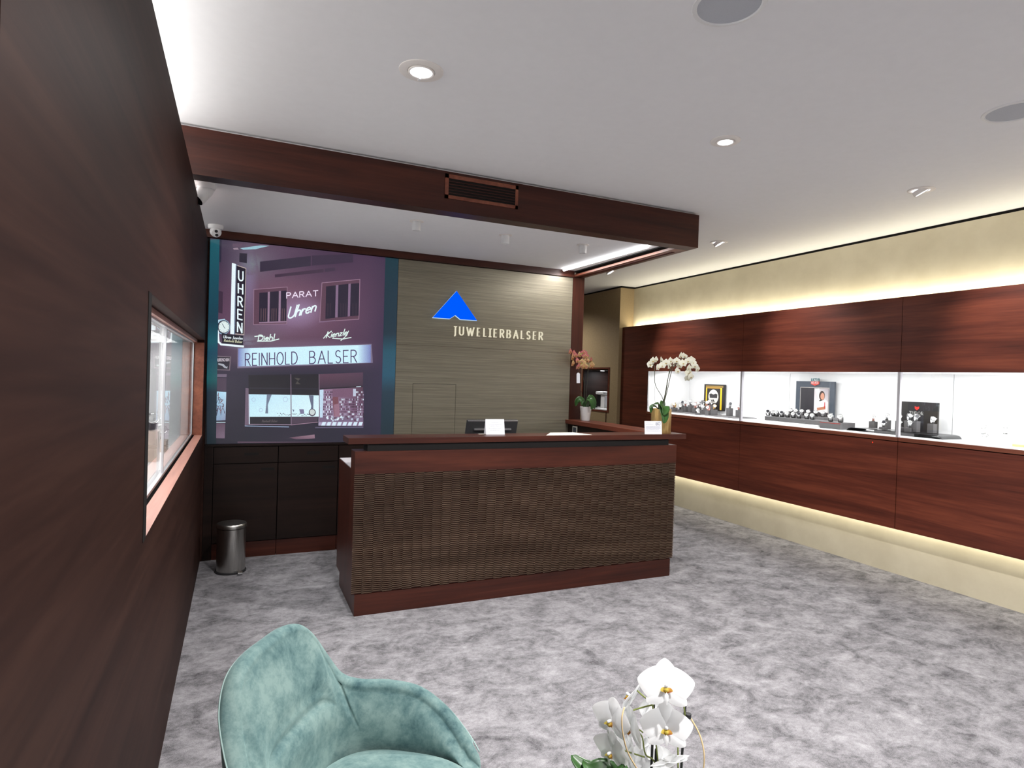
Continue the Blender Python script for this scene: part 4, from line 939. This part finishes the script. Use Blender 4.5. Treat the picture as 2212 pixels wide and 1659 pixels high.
# third section: black panel with red shield, curved black tray
g3 = 'watches on the curved black tray'
xt = 5.42
t0 = at(*o3(895, 165), x=xt); t1 = at(*o3(1778, 205), x=xt)
ty0, ty1, tz1 = t1.y, t0.y, (t0.z+t1.z)/2
tp = thing('sign_panel', 'black panel with a red shield and TUDOR lettering behind the watches', 'sign', (xt, (ty0+ty1)/2, SH))
MB().box(xt, xt+.02, ty0, ty1, SH+.0003, tz1, .001).build('panel', plain('black_brushed', (.02, .019, .02, 1), .4), tp, base=tp.location)
s0 = at(*o3(1268, 280), x=xt); s1 = at(*o3(1365, 370), x=xt); a_, b__ = s0.y, s1.y; c_z = s0.z; d_z = s1.z
MB().poly([(xt-.002, a_, c_z), (xt-.002, (a_+b__)/2, c_z-.004), (xt-.002, b__, c_z), (xt-.002, b__+.002, (c_z+d_z)/2), (xt-.002, (a_+b__)/2, d_z), (xt-.002, a_-.002, (c_z+d_z)/2)], .0015, (1, 0, 0)).build('shield', plain('red_shield', (.75, .03, .02, 1), .4), tp, base=tp.location)
w0 = at(*o3(1150, 450), x=xt); w1 = at(*o3(1450, 450), x=xt)
wall_text('TUDOR', w0.y, w1.y, w0.z, at(*o3(1150, 385), x=xt).z-w0.z, xt-.0016, .0045, .3).build('lettering', plain('silver_letters', (.6, .6, .58, 1), .4), tp, base=tp.location)
tr = thing('curved_tray', 'low glossy black tray with rounded ends under the third group of watches', 'tray', (5.25, 3.45, SH))
def trf(u, v):
    y = 3.02+(3.86-3.02)*u; e = min(u, 1-u); z = .030*min(1, math.sqrt(max(0, 1-(1-min(e/.07, 1))**2))); return Vector((5.13+.26*v, y, SH+.0004+z))
mb = MB().grid(trf, 60, 2)
mb.bm.verts.ensure_lookup_table()
bmesh.ops.solidify(mb.bm, geom=mb.bm.faces[:], thickness=-.004)
mb.build('top', M['black'], tr, smooth=True, auto=40, base=tr.location)
MB().box(5.14, 5.38, 3.25, 3.60, SH+.0004, SH+.026).build('core', M['block'], tr, base=tr.location)
TZ = SH+.0346
L3 = [('rose', 370, 520, 5.24, 1, 'rose-strapped watch on a dark block at the left end of the curved tray'),
 ('steel', 660, 490, 5.26, 1, 'large steel watch raised on a dark block, second from the left on the curved tray'),
 ('steeldark', 590, 640, 5.18, 0, 'low steel watch at the front left of the curved tray'),
 ('steel', 945, 510, 5.34, 1, 'steel watch directly behind the second silver post, upper one'),
 ('steel', 940, 640, 5.22, 1, 'steel watch directly behind the second silver post, lower one'),
 ('steel', 1140, 500, 5.34, 1, 'steel watch just right of the second silver post under the TUDOR lettering'),
 ('steeldark', 1290, 510, 5.22, 1, 'tall steel watch beside the TUDOR lettering with a fluted edge'),
 ('steel', 1150, 645, 5.20, 1, 'large steel watch on a grey block in front of the black panel'),
 ('steel', 1650, 565, 5.28, 1, 'steel watch standing alone at the right of the black panel')]
for st, x, y, xp_, bl, lab in L3:
    c = at(*o3(x, y), x=xp_); zb = max(c.z-.035, TZ+.002)
    yy = min(max(c.y, 3.09), 3.79)
    if zb > TZ+.012: block((xp_, yy, TZ), zb-TZ-.001, 'dark block under the '+' '.join(lab.split()[:12]), 'dark blocks on the curved tray', .05)
    place_watch(st, (xp_, yy, zb), RZ+random.uniform(-.3, .3), lab, g3, .86)
# fourth section: pale pieces almost lost in the glare
for st, (x, y), lab in (('white', (960, 990), 'pale watch almost lost in the glare, left of three on white stands'), ('white', (1560, 980), 'pale watch almost lost in the glare, upper right of the three'), ('white', (985, 1300), 'pale watch lying low at the front of the brightest section')):
    c = at(*o4(x, y), x=5.25); zb = max(c.z-.036, SH+.001)
    if zb > SH+.02: block((5.25, c.y, SH+.0003), zb-SH-.001, 'white stand under the '+' '.join(lab.split()[:9]), 'white watch stands', .056, 0, 'white')
    place_watch(st, (5.25, c.y, zb), RZ, lab, 'pale watches in the brightest showcase section', 1.0)
c = at(*o4(2000, 1430), x=5.2)
gb = thing('gold_block', 'flat pale gold block at the right edge of the view in the brightest section', 'display stand', (5.2, c.y, SH+.0003))
MB().box(-.04, .04, -.09, .04, 0, .018, .002).build('block', plain('pale_gold', (.75, .55, .25, 1), .4), gb)

# ------------------------------------------------------------------ display window in the left wall
dw = thing('display_window', 'lit glass-fronted display window let into the dark left wall', 'showcase', (-.4, 3.74, NZ0))
def fr4(mb, x0, x1, w): return mb.box(x0, x1, NY0, NY1, NZ1-w, NZ1-.001).box(x0, x1, NY1-w, NY1-.001, NZ0, NZ1-w)
tag(pbx('sill', M['wood_sill'], dw, (-.3005, LX-.0005, NY0+.001, NY1-.001, NZ0-.02, NZ0+.0005)), 'pinkish wood sill')
pbx('frame', M['wood_sill'], dw, (-.315, -.296, NY0+.001, NY1-.001, NZ1-.022, NZ1-.001), (-.315, -.296, NY0+.001, NY0+.02, NZ0+.001, NZ1-.022))
tag(pbx('far_jamb', M['wood_lip'], dw, (-.315, LX-.001, NY1-.018, NY1-.001, NZ0+.001, NZ1-.022)), 'reddish far jamb')
pbx('track', M['alu'], dw, (-.345, -.3155, NY0+.02, NY1-.02, NZ0+.0005, NZ0+.013), (-.345, -.3155, NY0+.02, NY1-.02, NZ1-.03, NZ1-.012))
pbx('glass_pane', M['glass'], dw, (-.338, -.333, NY0+.02, 3.46, NZ0+.013, NZ1-.03))
pbx('glass_pane', M['glass'], dw, (-.326, -.321, 3.36, NY1-.02, NZ0+.013, NZ1-.03))
pbx('edge_profile', M['alu'], dw, (-.340, -.331, 3.448, 3.462, NZ0+.013, NZ1-.03)); pbx('edge_profile', M['alu'], dw, (-.328, -.319, 3.352, 3.366, NZ0+.013, NZ1-.03))
pbx('edge_profile', M['alu'], dw, (-.329, -.318, NY1-.032, NY1-.019, NZ0+.013, NZ1-.03))
pbx('lining', M['white'], dw, (-.784, -.346, NY0-.015, NY1+.015, NZ0-.028, NZ0+.004), (-.784, -.502, NY0-.015, NY1+.015, NZ1-.014, NZ1+.008), (-.502, -.3455, NY0+.0, NY1-.0, NZ1-.014, NZ1-.002), (-.784, -.77, NY0-.015, NY1+.015, NZ0+.004, NZ1-.014), (-.77, -.3455, NY1-.012, NY1-.002, NZ0+.004, NZ1-.014), (-.77, -.3455, NY0+.002, NY0+.012, NZ0+.004, NZ1-.014))
pbx('divider', M['white'], dw, (-.77, -.35, 3.60, 3.62, NZ0+.004, NZ1-.014)) if False else None
M['block_pink'] = plain('rosy_block', (.70, .55, .47, 1), .5)
DZ = NZ0+.0045
for i, (px, py, xx, lab, st) in enumerate(((346, 931, -.43, 'steel ring-shaped watch on a rosy block, nearest the glass joint in the left display window', 'steel'), (327, 908, -.43, 'dark ring-shaped watch on a rosy block, nearer the viewer in the left display window', 'dark'), (335, 925, -.52, 'small steel watch behind the two ring-shaped watches in the left display window', 'steeldark'))):
    c = at(px, py, x=xx); zb = max(c.z-.055, DZ+.03)
    b = thing('watch_stand', 'rosy block under the '+' '.join(lab.split()[:9]), 'stand', (xx, c.y, DZ), 0, 'rosy blocks in the left display window')
    MB().box(-.04, .04, -.06, .06, 0, zb-DZ-.001, .002).build('block', M['block_pink'], b)
    place_watch(st, (xx, c.y, zb), math.radians(-70), lab, 'watches in the left display window', 1.35)

# ------------------------------------------------------------------ pass-through window with coffee machine
struct('window_1', MB().box(4.853, 4.875, 7.405, 7.44, 1.095, 1.745).box(4.853, 4.875, 8.14, 8.175, 1.095, 1.745).box(4.853, 4.875, 7.44, 8.14, 1.72, 1.745).box(4.853, 4.875, 7.44, 8.14, 1.095, 1.12), M['wood_y'])
struct('trim_8', MB().box(4.862, 5.55, 7.4405, 7.46, 1.121, 1.719).box(4.862, 5.55, 8.12, 8.1395, 1.121, 1.719).box(5.53, 5.549, 7.46, 8.12, 1.121, 1.719).box(4.862, 5.53, 7.46, 8.12, 1.70, 1.719), M['wood_dark'])
struct('trim_9', MB().box(4.862, 5.53, 7.46, 8.12, 1.1205, 1.135), M['white'])
area('niche_fill_lamp', (5.2, 7.85, 1.695), (0, 0, -1), .05, .05, 4, COOL)  # added fill, brightens the niche and coffee machine
nl = thing('spot_reflection', 'small glowing disc for a reflected spotlight in the pass-through window', 'ceiling light', (5.05, 7.9, 1.70))  # glowing disc in place of a spotlight's reflection
MB().lathe([(0, -.004), (.028, -.004), (.030, 0)], 24).build('diffuser', M['lamp_face'], nl)
cm = thing('coffee_machine', 'white coffee machine with black front in the pass-through window', 'coffee machine', (5.1, 7.95, 1.1352))
MB().box(-.07, .12, -.16, .03, 0, .20, .006).build('body', M['white_matte'], cm); MB().box(-.10, .12, -.165, .05, .205, .25, .015).build('head', M['white_matte'], cm)
MB().box(.0, .10, .032, .06, .032, .19, .004).build('water_tank', M['black'], cm); MB().box(-.078, -.071, -.06, .028, .02, .195, .001).build('front_panel', M['black'], cm); MB().tube([(-.05, .06, .215), (.03, .06, .215)], .03, 16).build('spout', M['black'], cm)
MB().lathe([(0, 0), (.06, 0), (.065, .03), (0, .03)], 24, c=(-.02, .098, 0)).build('drip_tray', M['black_matte'], cm)

# ------------------------------------------------------------------ orchids
def petal_fn(L, wd, cup, rise, pw=.75):
    def f(u, v):
        u = math.sin(PI/2*u)
        w = wd*max(0, math.sin(PI*min(1, u)**pw))**.62 if u < .999 else 0; s = 2*v-1
        return Vector((L*u, w*s, rise*u*u - cup*s*s*w + .02*math.sin(PI*u)))
    return f
def mesh_of(mb, name, mat):
    o = mb.build(name, mat, smooth=True); me = o.data; bpy.data.objects.remove(o); return me
def flower_meshes(mp, ml):
    z = Matrix.Identity(4); sep = MB()
    for ang, L_, w_ in ((90, .50, .23), (218, .46, .17), (322, .46, .17)):
        sep.grid(petal_fn(L_, w_, .3, -.02), 10, 6, m=Matrix.Rotation(math.radians(ang), 4, 'Z'))
    pet = MB(); pet.grid(petal_fn(.53, .33, .20, .03, .50), 16, 8, m=Matrix.Translation((0, .02, .015)) @ Matrix.Rotation(math.radians(8), 4, 'Z'))
    lip = MB().lathe([(0, .10), (.03, .09), (.055, .05), (.045, .0), (0, -.01)], 12, c=(0, -.07, .03)).grid(petal_fn(.12, .045, .2, .10), 5, 4, m=Matrix.Translation((0, -.04, .03)) @ Matrix.Rotation(math.radians(-20), 4, 'Z')).grid(petal_fn(.12, .045, .2, .10), 5, 4, m=Matrix.Translation((0, -.04, .03)) @ Matrix.Rotation(math.radians(200), 4, 'Z'))
    col = MB().lathe([(0, .15), (.03, .13), (.035, .08), (.02, .02), (0, 0)], 10, c=(0, .01, .01)).grid(petal_fn(.22, .035, .2, -.05, .6), 6, 3, m=Matrix.Translation((0, -.10, .11)) @ Matrix.Rotation(math.radians(-90), 4, 'Z'))
    return dict(sep=mesh_of(sep, 'sepals', mp), pet=mesh_of(pet, 'petal', mp), lip=mesh_of(lip, 'lip', ml), col=mesh_of(col, 'column', mp))
FM = {k: flower_meshes(M[a], M['lip']) for k, a in dict(white='petal_white', cream='petal_cream', pink='petal_pink', yellow='petal_yellow').items()}
def flower(parent, pos, face, size, kind, upv=(0, 0, 1), detail=True):
    z = Vector(face).normalized(); u = Vector(upv); x = u.cross(z)
    if x.length < .1: x = Vector((1, 0, 0)).cross(z)
    x.normalize(); y = z.cross(x)
    R = Matrix((x, y, z)).transposed().to_4x4()
    o = bpy.data.objects.new('flower', FM[kind]['sep']); COL.objects.link(o); o.parent = parent
    o.matrix_local = Matrix.Translation(Vector(pos)-parent.location) @ R @ Matrix.Scale(size, 4)
    for nm, me, m in (('petal', 'pet', Matrix.Identity(4)), ('petal', 'pet', Matrix.Scale(-1, 4, (1, 0, 0))), ('lip', 'lip', Matrix.Identity(4)), ('column', 'col', Matrix.Identity(4))):
        c = bpy.data.objects.new(nm, FM[kind][me]); COL.objects.link(c); c.parent = o; c.matrix_local = m
    return o
def leaf(parent, pts, wd, upv=(0, 0, 1), n=14, fold=.25):
    pts = [Vector(p) for p in pts]
    def cr(t):
        t = t*(len(pts)-1); i = min(int(t), len(pts)-2); f = t-i
        a, b, c, d = pts[max(i-1, 0)], pts[i], pts[i+1], pts[min(i+2, len(pts)-1)]
        return .5*((2*b)+(c-a)*f+(2*a-5*b+4*c-d)*f*f+(3*b-a-3*c+d)*f**3)
    U = Vector(upv)
    def f(u, v):
        p = cr(u); d = (cr(min(u+.02, 1))-cr(max(u-.02, 0))).normalized(); s = d.cross(U); s = s.normalized() if s.length > 1e-4 else Vector((1, 0, 0)); nn = s.cross(d)
        w = wd*(max(0, math.sin(PI*min(1, .06+u*.94)**.8))**.6 if u < 1 else 0.0); q = 2*v-1
        return p+s*w*q+nn*abs(q)*w*fold
    mb = MB().grid(f, n, 6); bmesh.ops.solidify(mb.bm, geom=mb.bm.faces[:], thickness=.0015)
    return mb.build('leaf', M['leaf'], parent, smooth=True, base=parent.location)
def stem(parent, pts, r, mat='stem', name='stem', n=6, res=5):
    pts = [Vector(p) for p in pts]; out = []
    for i in range(len(pts)-1):
        a, b, c, d = pts[max(i-1, 0)], pts[i], pts[i+1], pts[min(i+2, len(pts)-1)]
        for k in range(res):
            f = k/res; out.append(.5*((2*b)+(c-a)*f+(2*a-5*b+4*c-d)*f*f+(3*b-a-3*c+d)*f**3))
    out.append(pts[-1]); return MB().tube(out, r, n).build(name, M[mat], parent, smooth=True, base=parent.location)

# white orchid in the gold planter at the right end of the desk
def w7(x, y, d=4.97): return deep(1370+x/7.544, 740+y/7.544, d)
base = Vector((3.160, 4.040, TOP+.0003))
gp = thing('gold_planter', 'gold metallic planter standing at the right end of the desk counter', 'planter', base)
MB().lathe([(0, 0), (.078, 0), (.080, .004), (.081, .196), (.077, .197), (.075, .17), (0, .165)], 40).build('pot', M['planter_gold'], gp, smooth=True, auto=40)
ow = thing('white_orchid', 'tall white orchid with arching sprays growing in the gold planter', 'orchid', base+Vector((0, 0, .1655)))
top_ = base+Vector((0, 0, .166))
for pts, r in (([top_+Vector((-.005, 0, 0)), w7(520, 800), w7(555, 560), w7(600, 400), w7(700, 320), w7(820, 250), w7(930, 300), w7(1010, 400)], .0032), ([top_+Vector((.005, .01, 0)), w7(530, 820, 5), w7(600, 500, 5), w7(640, 400, 5), w7(720, 330, 4.98), w7(800, 360), w7(860, 480), w7(890, 600)], .0032),
    ([top_+Vector((-.01, -.01, 0)), w7(470, 930, 4.9), w7(345, 690, 4.9), w7(335, 470, 4.9), w7(320, 370, 4.92), w7(250, 355, 4.92)], .0026), ([top_+Vector((0, .01, 0)), w7(500, 850, 4.95), w7(545, 600, 4.95), w7(590, 420, 4.95), w7(520, 330, 4.95), w7(420, 300, 4.95)], .003), ([top_+Vector((-.03, -.01, 0)), w7(340, 960, 4.9), w7(338, 700, 4.9)], .0010)):
    stem(ow, pts, r)
rnd = random.Random(11)
fl = [(255, 365), (300, 300), (350, 285), (385, 410), (445, 295), (455, 375), (515, 330), (575, 385), (590, 300), (645, 350), (690, 300), (735, 375), (755, 215), (815, 225), (705, 465), (795, 340), (875, 300), (930, 285), (890, 420), (985, 385), (1030, 435), (880, 500), (905, 470), (870, 585), (920, 560), (960, 330)]
for x, y in fl:
    flower(ow, w7(x, y, 4.97+rnd.uniform(-.07, .07)), (rnd.uniform(-.6, .7), -1, rnd.uniform(-.35, .3)), rnd.uniform(.062, .076), 'cream')
leaf(ow, [top_+Vector((0, 0, 0)), w7(470, 1030, 4.9), w7(500, 1090, 4.86), w7(470, 1180, 4.84)], .046, (0, -1, .4)); leaf(ow, [top_, w7(460, 1080, 4.90), w7(490, 1200, 4.86), w7(480, 1320, 4.85)], .044, (0, -1, .2))
leaf(ow, [top_, w7(420, 1015, 4.93), w7(310, 1010, 4.93)], .034, (0, -.3, 1)); leaf(ow, [top_, w7(330, 1040, 4.95), w7(280, 1060, 4.95), w7(265, 1150, 4.95)], .022, (0, -.5, 1))
# coral orchid in the white pot on the counter wing
def w8(x, y, d=6.18): return deep(1210+x/8.729, 740+y/8.729, d)
b2 = Vector((3.232, 5.345, TOP+.0003))
wp = thing('white_pot', 'white tapered flower pot on the counter wing before the post', 'pot', b2)
MB().lathe([(0, 0), (.040, 0), (.043, .004), (.060, .142), (.057, .143), (.053, .12), (0, .115)], 36).build('pot', M['white_matte'], wp, smooth=True, auto=40)
op = thing('coral_orchid', 'coral and yellow orchid growing in the white pot on the counter wing', 'orchid', b2+Vector((0, 0, .1155)))
tp2 = b2+Vector((0, 0, .116))
for pts, r in (([tp2, w8(500, 900), w8(520, 620), w8(525, 400), w8(450, 240), w8(330, 200)], .002), ([tp2+Vector((-.01, 0, 0)), w8(460, 850), w8(430, 600), w8(420, 380), w8(330, 350), w8(250, 250)], .002), ([tp2+Vector((-.02, 0, 0)), w8(400, 950), w8(370, 810)], .0018), ([w8(522, 420), w8(560, 350), w8(600, 390)], .0014)): stem(op, pts, r)
for x, y in [(190, 175), (255, 205), (235, 285), (290, 250), (240, 400), (325, 345), (340, 465), (370, 235), (445, 200), (475, 265), (410, 385), (500, 345), (455, 450), (575, 340), (598, 430)]:
    flower(op, w8(x, y, 6.18+rnd.uniform(-.06, .06)), (rnd.uniform(-.9, .9), -1, rnd.uniform(-.4, .4)), rnd.uniform(.070, .086), 'yellow' if (x, y) in ((235, 285), (240, 400), (370, 235), (500, 345), (455, 450), (410, 385), (598, 430)) else 'pink')
leaf(op, [tp2, w8(540, 1070, 6.1), w8(600, 1130, 6.08), w8(590, 1270, 6.08)], .034, (0, -1, .5)); leaf(op, [tp2, w8(560, 1040, 6.2), w8(640, 1120, 6.22), w8(640, 1260, 6.22)], .03, (0, -1, .3))
leaf(op, [tp2, w8(400, 1080, 6.2), w8(320, 1100, 6.2), w8(290, 1200, 6.2)], .032, (0, -1, .5)); leaf(op, [tp2, w8(430, 1100, 6.12), w8(400, 1180, 6.1)], .02, (0, -1, .5))
tg = MB().poly([w8(312, 590, 6.12), w8(330, 568, 6.12), (w8(355, 568, 6.12)), w8(374, 590, 6.12), w8(374, 766, 6.12), w8(312, 766, 6.12)], .001, (0, 1, 0)).build('plant_tag', M['paper'], op, base=op.location); tag(tg, 'white hanging plant tag')
stem(op, [w8(343, 575, 6.13), w8(345, 480, 6.16), w8(360, 400, 6.18)], .0008)

# white orchid close to the viewer on a low side table
tb = thing('side_table', 'low round side table carrying the white orchid at the lower edge', 'table', (.77, .90, 0))
MB().lathe([(0, .50), (.20, .50), (.205, .51), (.20, .522), (0, .522)], 48).build('table_top', M['wood_x'], tb, smooth=True, auto=40)
MB().lathe([(.018, .02), (.018, .50)], 16).build('column', M['black_matte'], tb, smooth=True); MB().lathe([(0, 0), (.15, 0), (.15, .012), (.02, .02), (0, .02)], 40).build('foot', M['black_matte'], tb, smooth=True, auto=40)
b3 = Vector((.77, .92, .5225))
p3 = thing('table_pot', 'pale ceramic pot below the lower edge of the view', 'pot', b3)
MB().lathe([(0, 0), (.05, 0), (.053, .005), (.066, .155), (.062, .156), (.058, .13), (0, .125)], 36).build('pot', M['white_matte'], p3, smooth=True, auto=40)
of = thing('table_orchid', 'large white orchid in the foreground with tan looped canes and black stakes', 'orchid', b3+Vector((0, 0, .1255)))
t3 = b3+Vector((0, 0, .126))
def w9(x, y, d=1.18): return deep(1180+x/5.267, 1400+y/5.267, d)
tocam = (CAM-w9(1300, 700)).normalized()
flower(of, w9(1362, 440, 1.14), tocam+Vector((0, -.1, .15)), .100, 'white', -DWN)
flower(of, w9(1365, 915, 1.15), tocam+Vector((0, -.1, .05)), .094, 'white', -DWN)
for x, y, d, fc, s in ((745, 820, 1.19, (-1, -.35, .05), .088), (960, 910, 1.20, (-1, .1, -.1), .088), (970, 560, 1.22, (-.6, .9, .5), .086), (745, 1180, 1.20, (-1, -.3, -.1), .085), (930, 1230, 1.22, (-.9, .2, 0), .085),
    (1410, 1290, 1.16, (.1, -.4, -.8), .085), (1110, 1140, 1.25, (-.3, 1, .2), .08), (1190, 640, 1.24, (-.4, 1, .1), .08), (1230, 1290, 1.25, (.2, .9, -.2), .08)):
    flower(of, w9(x, y, d), fc, s, 'white', (0, 0, 1))
for a, b in (((1195, 1400), (1225, 620)), ((1535, 1400), (1585, 590)), ((1240, 1420), (1250, 1150))):
    stem(of, [t3+Vector((0, .01, -.0)) if False else Vector((w9(*a, 1.21).x, w9(*a, 1.21).y, t3.z)), w9(*a, 1.21), w9((a[0]+b[0])/2, (a[1]+b[1])/2, 1.21), w9(*b, 1.21)], .0028, 'black_matte', 'stake')
for pts in ([t3, w9(1260, 1380, 1.2), w9(1130, 1210, 1.2), w9(1090, 1010, 1.2), w9(1010, 930, 1.2)], [t3, w9(1240, 1000, 1.21), w9(1205, 640, 1.2), w9(1120, 560, 1.2), w9(1030, 480, 1.21)], [w9(1100, 960, 1.2), w9(960, 860, 1.2), w9(840, 825, 1.19)], [w9(1120, 1240, 1.2), w9(900, 1170, 1.2), w9(810, 1130, 1.2)], [t3+Vector((.02, 0, 0)), w9(1500, 1300, 1.2), w9(1480, 1000, 1.2), w9(1400, 880, 1.18)], [w9(1580, 780, 1.2), w9(1540, 560, 1.19), w9(1400, 460, 1.17)], [w9(1225, 640, 1.2), w9(1010, 700, 1.21), w9(950, 740, 1.21)]):
    stem(of, pts, .0016, 'green_stem')
MB().lathe([(0, -.006), (.006, -.004), (.006, .004), (0, .006)], 14, c=tuple(w9(1615, 770, 1.2))).tube([w9(1560, 780, 1.205), w9(1620, 768, 1.2)], .005, 10).build('clip', M['black_matte'], of, base=of.location)
stem(of, [w9(1640, 790, 1.2), w9(1745, 985, 1.19), w9(1795, 1200, 1.18), w9(1780, 1420, 1.18), w9(1700, 1650, 1.18), t3+Vector((.03, 0, 0))], .0015, 'cane', 'cane')
stem(of, [w9(890, 670, 1.13), w9(860, 800, 1.12), w9(872, 980, 1.12), w9(930, 1190, 1.13), w9(1030, 1370, 1.14), w9(1150, 1560, 1.16), t3+Vector((-.03, 0, 0))], .0014, 'cane', 'cane')
leaf(of, [t3, w9(800, 1480, 1.2), w9(480, 1400, 1.2), w9(280, 1220, 1.22)], .022, (0, -.6, .6)); leaf(of, [t3, w9(760, 1560, 1.15), w9(600, 1420, 1.2), w9(500, 1300, 1.26)], .045, (0, -.6, 1))
leaf(of, [t3, w9(1500, 1600, 1.2), w9(1700, 1600, 1.15)], .04, (0, -.3, 1))

# ------------------------------------------------------------------ armchair
ch = thing('armchair', 'mottled teal velvet tub armchair in the lower left foreground', 'armchair', (.30, 1.60, 0))
O_ = Vector((.085, 1.735, 0)); fdir = Vector((.83, -.56, 0)).normalized(); ldir = Vector((-fdir.y, fdir.x, 0))
def Wp(a, b, z): return O_+fdir*a+ldir*b+Vector((0, 0, z))
rim = [(0, 0, .817), (.0, .08, .814), (.012, .15, .796), (.035, .20, .745), (.068, .228, .675), (.105, .245, .617), (.16, .262, .597), (.24, .285, .593), (.33, .297, .578), (.41, .292, .535), (.475, .272, .482), (.52, .245, .440)]
inn = [(.13, 0, .43), (.13, .08, .43), (.135, .14, .43), (.155, .18, .43), (.185, .205, .43), (.22, .22, .43), (.27, .23, .43), (.33, .235, .43), (.39, .235, .43), (.44, .23, .43), (.49, .22, .425), (.53, .20, .42)]
outb = [(.04, 0, .36), (.04, .09, .36), (.055, .16, .36), (.08, .20, .36), (.11, .225, .36), (.15, .24, .36), (.21, .25, .36), (.28, .255, .36), (.35, .255, .36), (.42, .25, .36), (.48, .235, .36), (.53, .205, .37)]
def cat(L, t):
    t = max(0, min(1, t))*(len(L)-1); i = min(int(t), len(L)-2); f = t-i; q = []
    for k in range(3):
        a, b, c, d = L[max(i-1, 0)][k], L[i][k], L[i+1][k], L[min(i+2, len(L)-1)][k]
        if i == 0: a = L[1][k] if k != 1 else -L[1][k]
        q.append(.5*((2*b)+(c-a)*f+(2*a-5*b+4*c-d)*f*f+(3*b-a-3*c+d)*f**3))
    return q
def shell(u, v):
    s = 2*u-1; sg = 1 if s >= 0 else -1; t = abs(s)
    R_, I_, B_ = cat(rim, t), cat(inn, t), cat(outb, t)
    r0, r1 = cat(rim, max(0, t-.01)), cat(rim, min(1, t+.01)); tx, ty = r1[0]-r0[0], r1[1]-r0[1]; L_ = math.hypot(tx, ty) or 1
    nx, ny = -ty/L_, tx/L_                       # outward
    th = .024*(1 if t < .95 else .7)
    if v < .45:                                    # inner face, bottom to rim
        f = v/.45; p = [I_[k]*(1-f)+(R_[k] if k == 2 else R_[k]-(nx, ny)[k]*th)*f for k in range(3)]
        bl = .022*math.sin(PI*f); p[0] -= nx*bl; p[1] -= ny*bl
        # seam between back and arm, and the slanting fold below it
        g_ = .010*math.exp(-((t-.445)/.010)**2)*max(0, min(1, (f-.35)*3)) if sg > 0 or True else 0
        e_ = max(0, min(1, (.30-t)/.16)); e_ = e_*e_*(3-2*e_)
        g_ += (.013*math.exp(-((f-.49)/.016)**2) + .006*math.exp(-((f-.55)/.07)**2) - .010*math.exp(-((f-.37)/.11)**2))*e_
        p[0] += nx*g_; p[1] += ny*g_
    elif v < .60:
        a = PI*(v-.45)/.15; p = [R_[0]-nx*th*math.cos(a), R_[1]-ny*th*math.cos(a), R_[2]+.020*math.sin(a)]
    else:
        f = (v-.60)/.40; p = [(R_[k] if k == 2 else R_[k]+(nx, ny)[k]*th)*(1-f)+B_[k]*f for k in range(3)]
        bl = .010*math.sin(PI*f); p[0] += nx*bl; p[1] += ny*bl
    return Wp(p[0], p[1]*sg, p[2])
so_ = MB().grid(shell, 220, 110)
so_.bm.verts.ensure_lookup_table()
for uu in (0, 1):                              # rounded closed ends of the arms
    ring = [shell(uu, j/110) for j in range(111)]; mid = sum(ring, Vector((0, 0, 0)))/111
    so_.grid(lambda a, b, ring=ring, mid=mid: ring[int(round(b*110))].lerp(mid, a)+fdir*.022*math.sin(a*PI/2)**.8, 8, 110)
bmesh.ops.remove_doubles(so_.bm, verts=so_.bm.verts, dist=.0004); bmesh.ops.recalc_face_normals(so_.bm, faces=so_.bm.faces)
so_.build('shell', M['velvet'], ch, smooth=True, base=ch.location)
def seatf(u, v):
    a = 2*PI*u; e = .72; ca, sa = math.cos(a), math.sin(a)
    x = .345+.235*math.copysign(abs(ca)**e, ca); y = .232*math.copysign(abs(sa)**e, sa)
    if v < .3: f = v/.3; return Wp(.345+(x-.345)*.96*max(f, .001), y*.96*max(f, .001), .36)
    if v < .65: b = (v-.3)/.35*PI/2-PI/4; f = (v-.3)/.35; return Wp(.345+(x-.345)*(.96+.05*math.sin(PI*f)), y*(.96+.05*math.sin(PI*f)), .36+.085*f)
    f = (v-.65)/.35; k = .96*(1-f)+.001; return Wp(.345+(x-.345)*k, y*k, .445+.030*math.sin(f*PI/2)**.7)
MB().grid(seatf, 64, 24, wrapu=True).build('seat', M['velvet'], ch, smooth=True, base=ch.location)
M['piping'] = plain('velvet_piping', (.30, .42, .40, 1), .6)
pp = []
for i in range(121):
    s = -1+2*i/120; sg = 1 if s >= 0 else -1; t = abs(s); R_ = cat(rim, t); r0, r1 = cat(rim, max(0, t-.01)), cat(rim, min(1, t+.01)); tx, ty = r1[0]-r0[0], r1[1]-r0[1]; L_ = math.hypot(tx, ty) or 1
    pp.append(Wp(R_[0]-ty/L_*.0245, (R_[1]+tx/L_*.0245)*sg, R_[2]+.004))
MB().tube(pp, .0022, 6).build('piping', M['piping'], ch, smooth=True, base=ch.location)
for a, b in ((.12, .17), (.12, -.17), (.50, .18), (.50, -.18)):
    da = -.03 if a < .3 else .03
    MB().tube([Wp(a, b, .37), Wp(a+da, b*1.2, 0)], [.016, .009], 14).build('leg', M['black_matte'], ch, smooth=True, auto=50, base=ch.location)
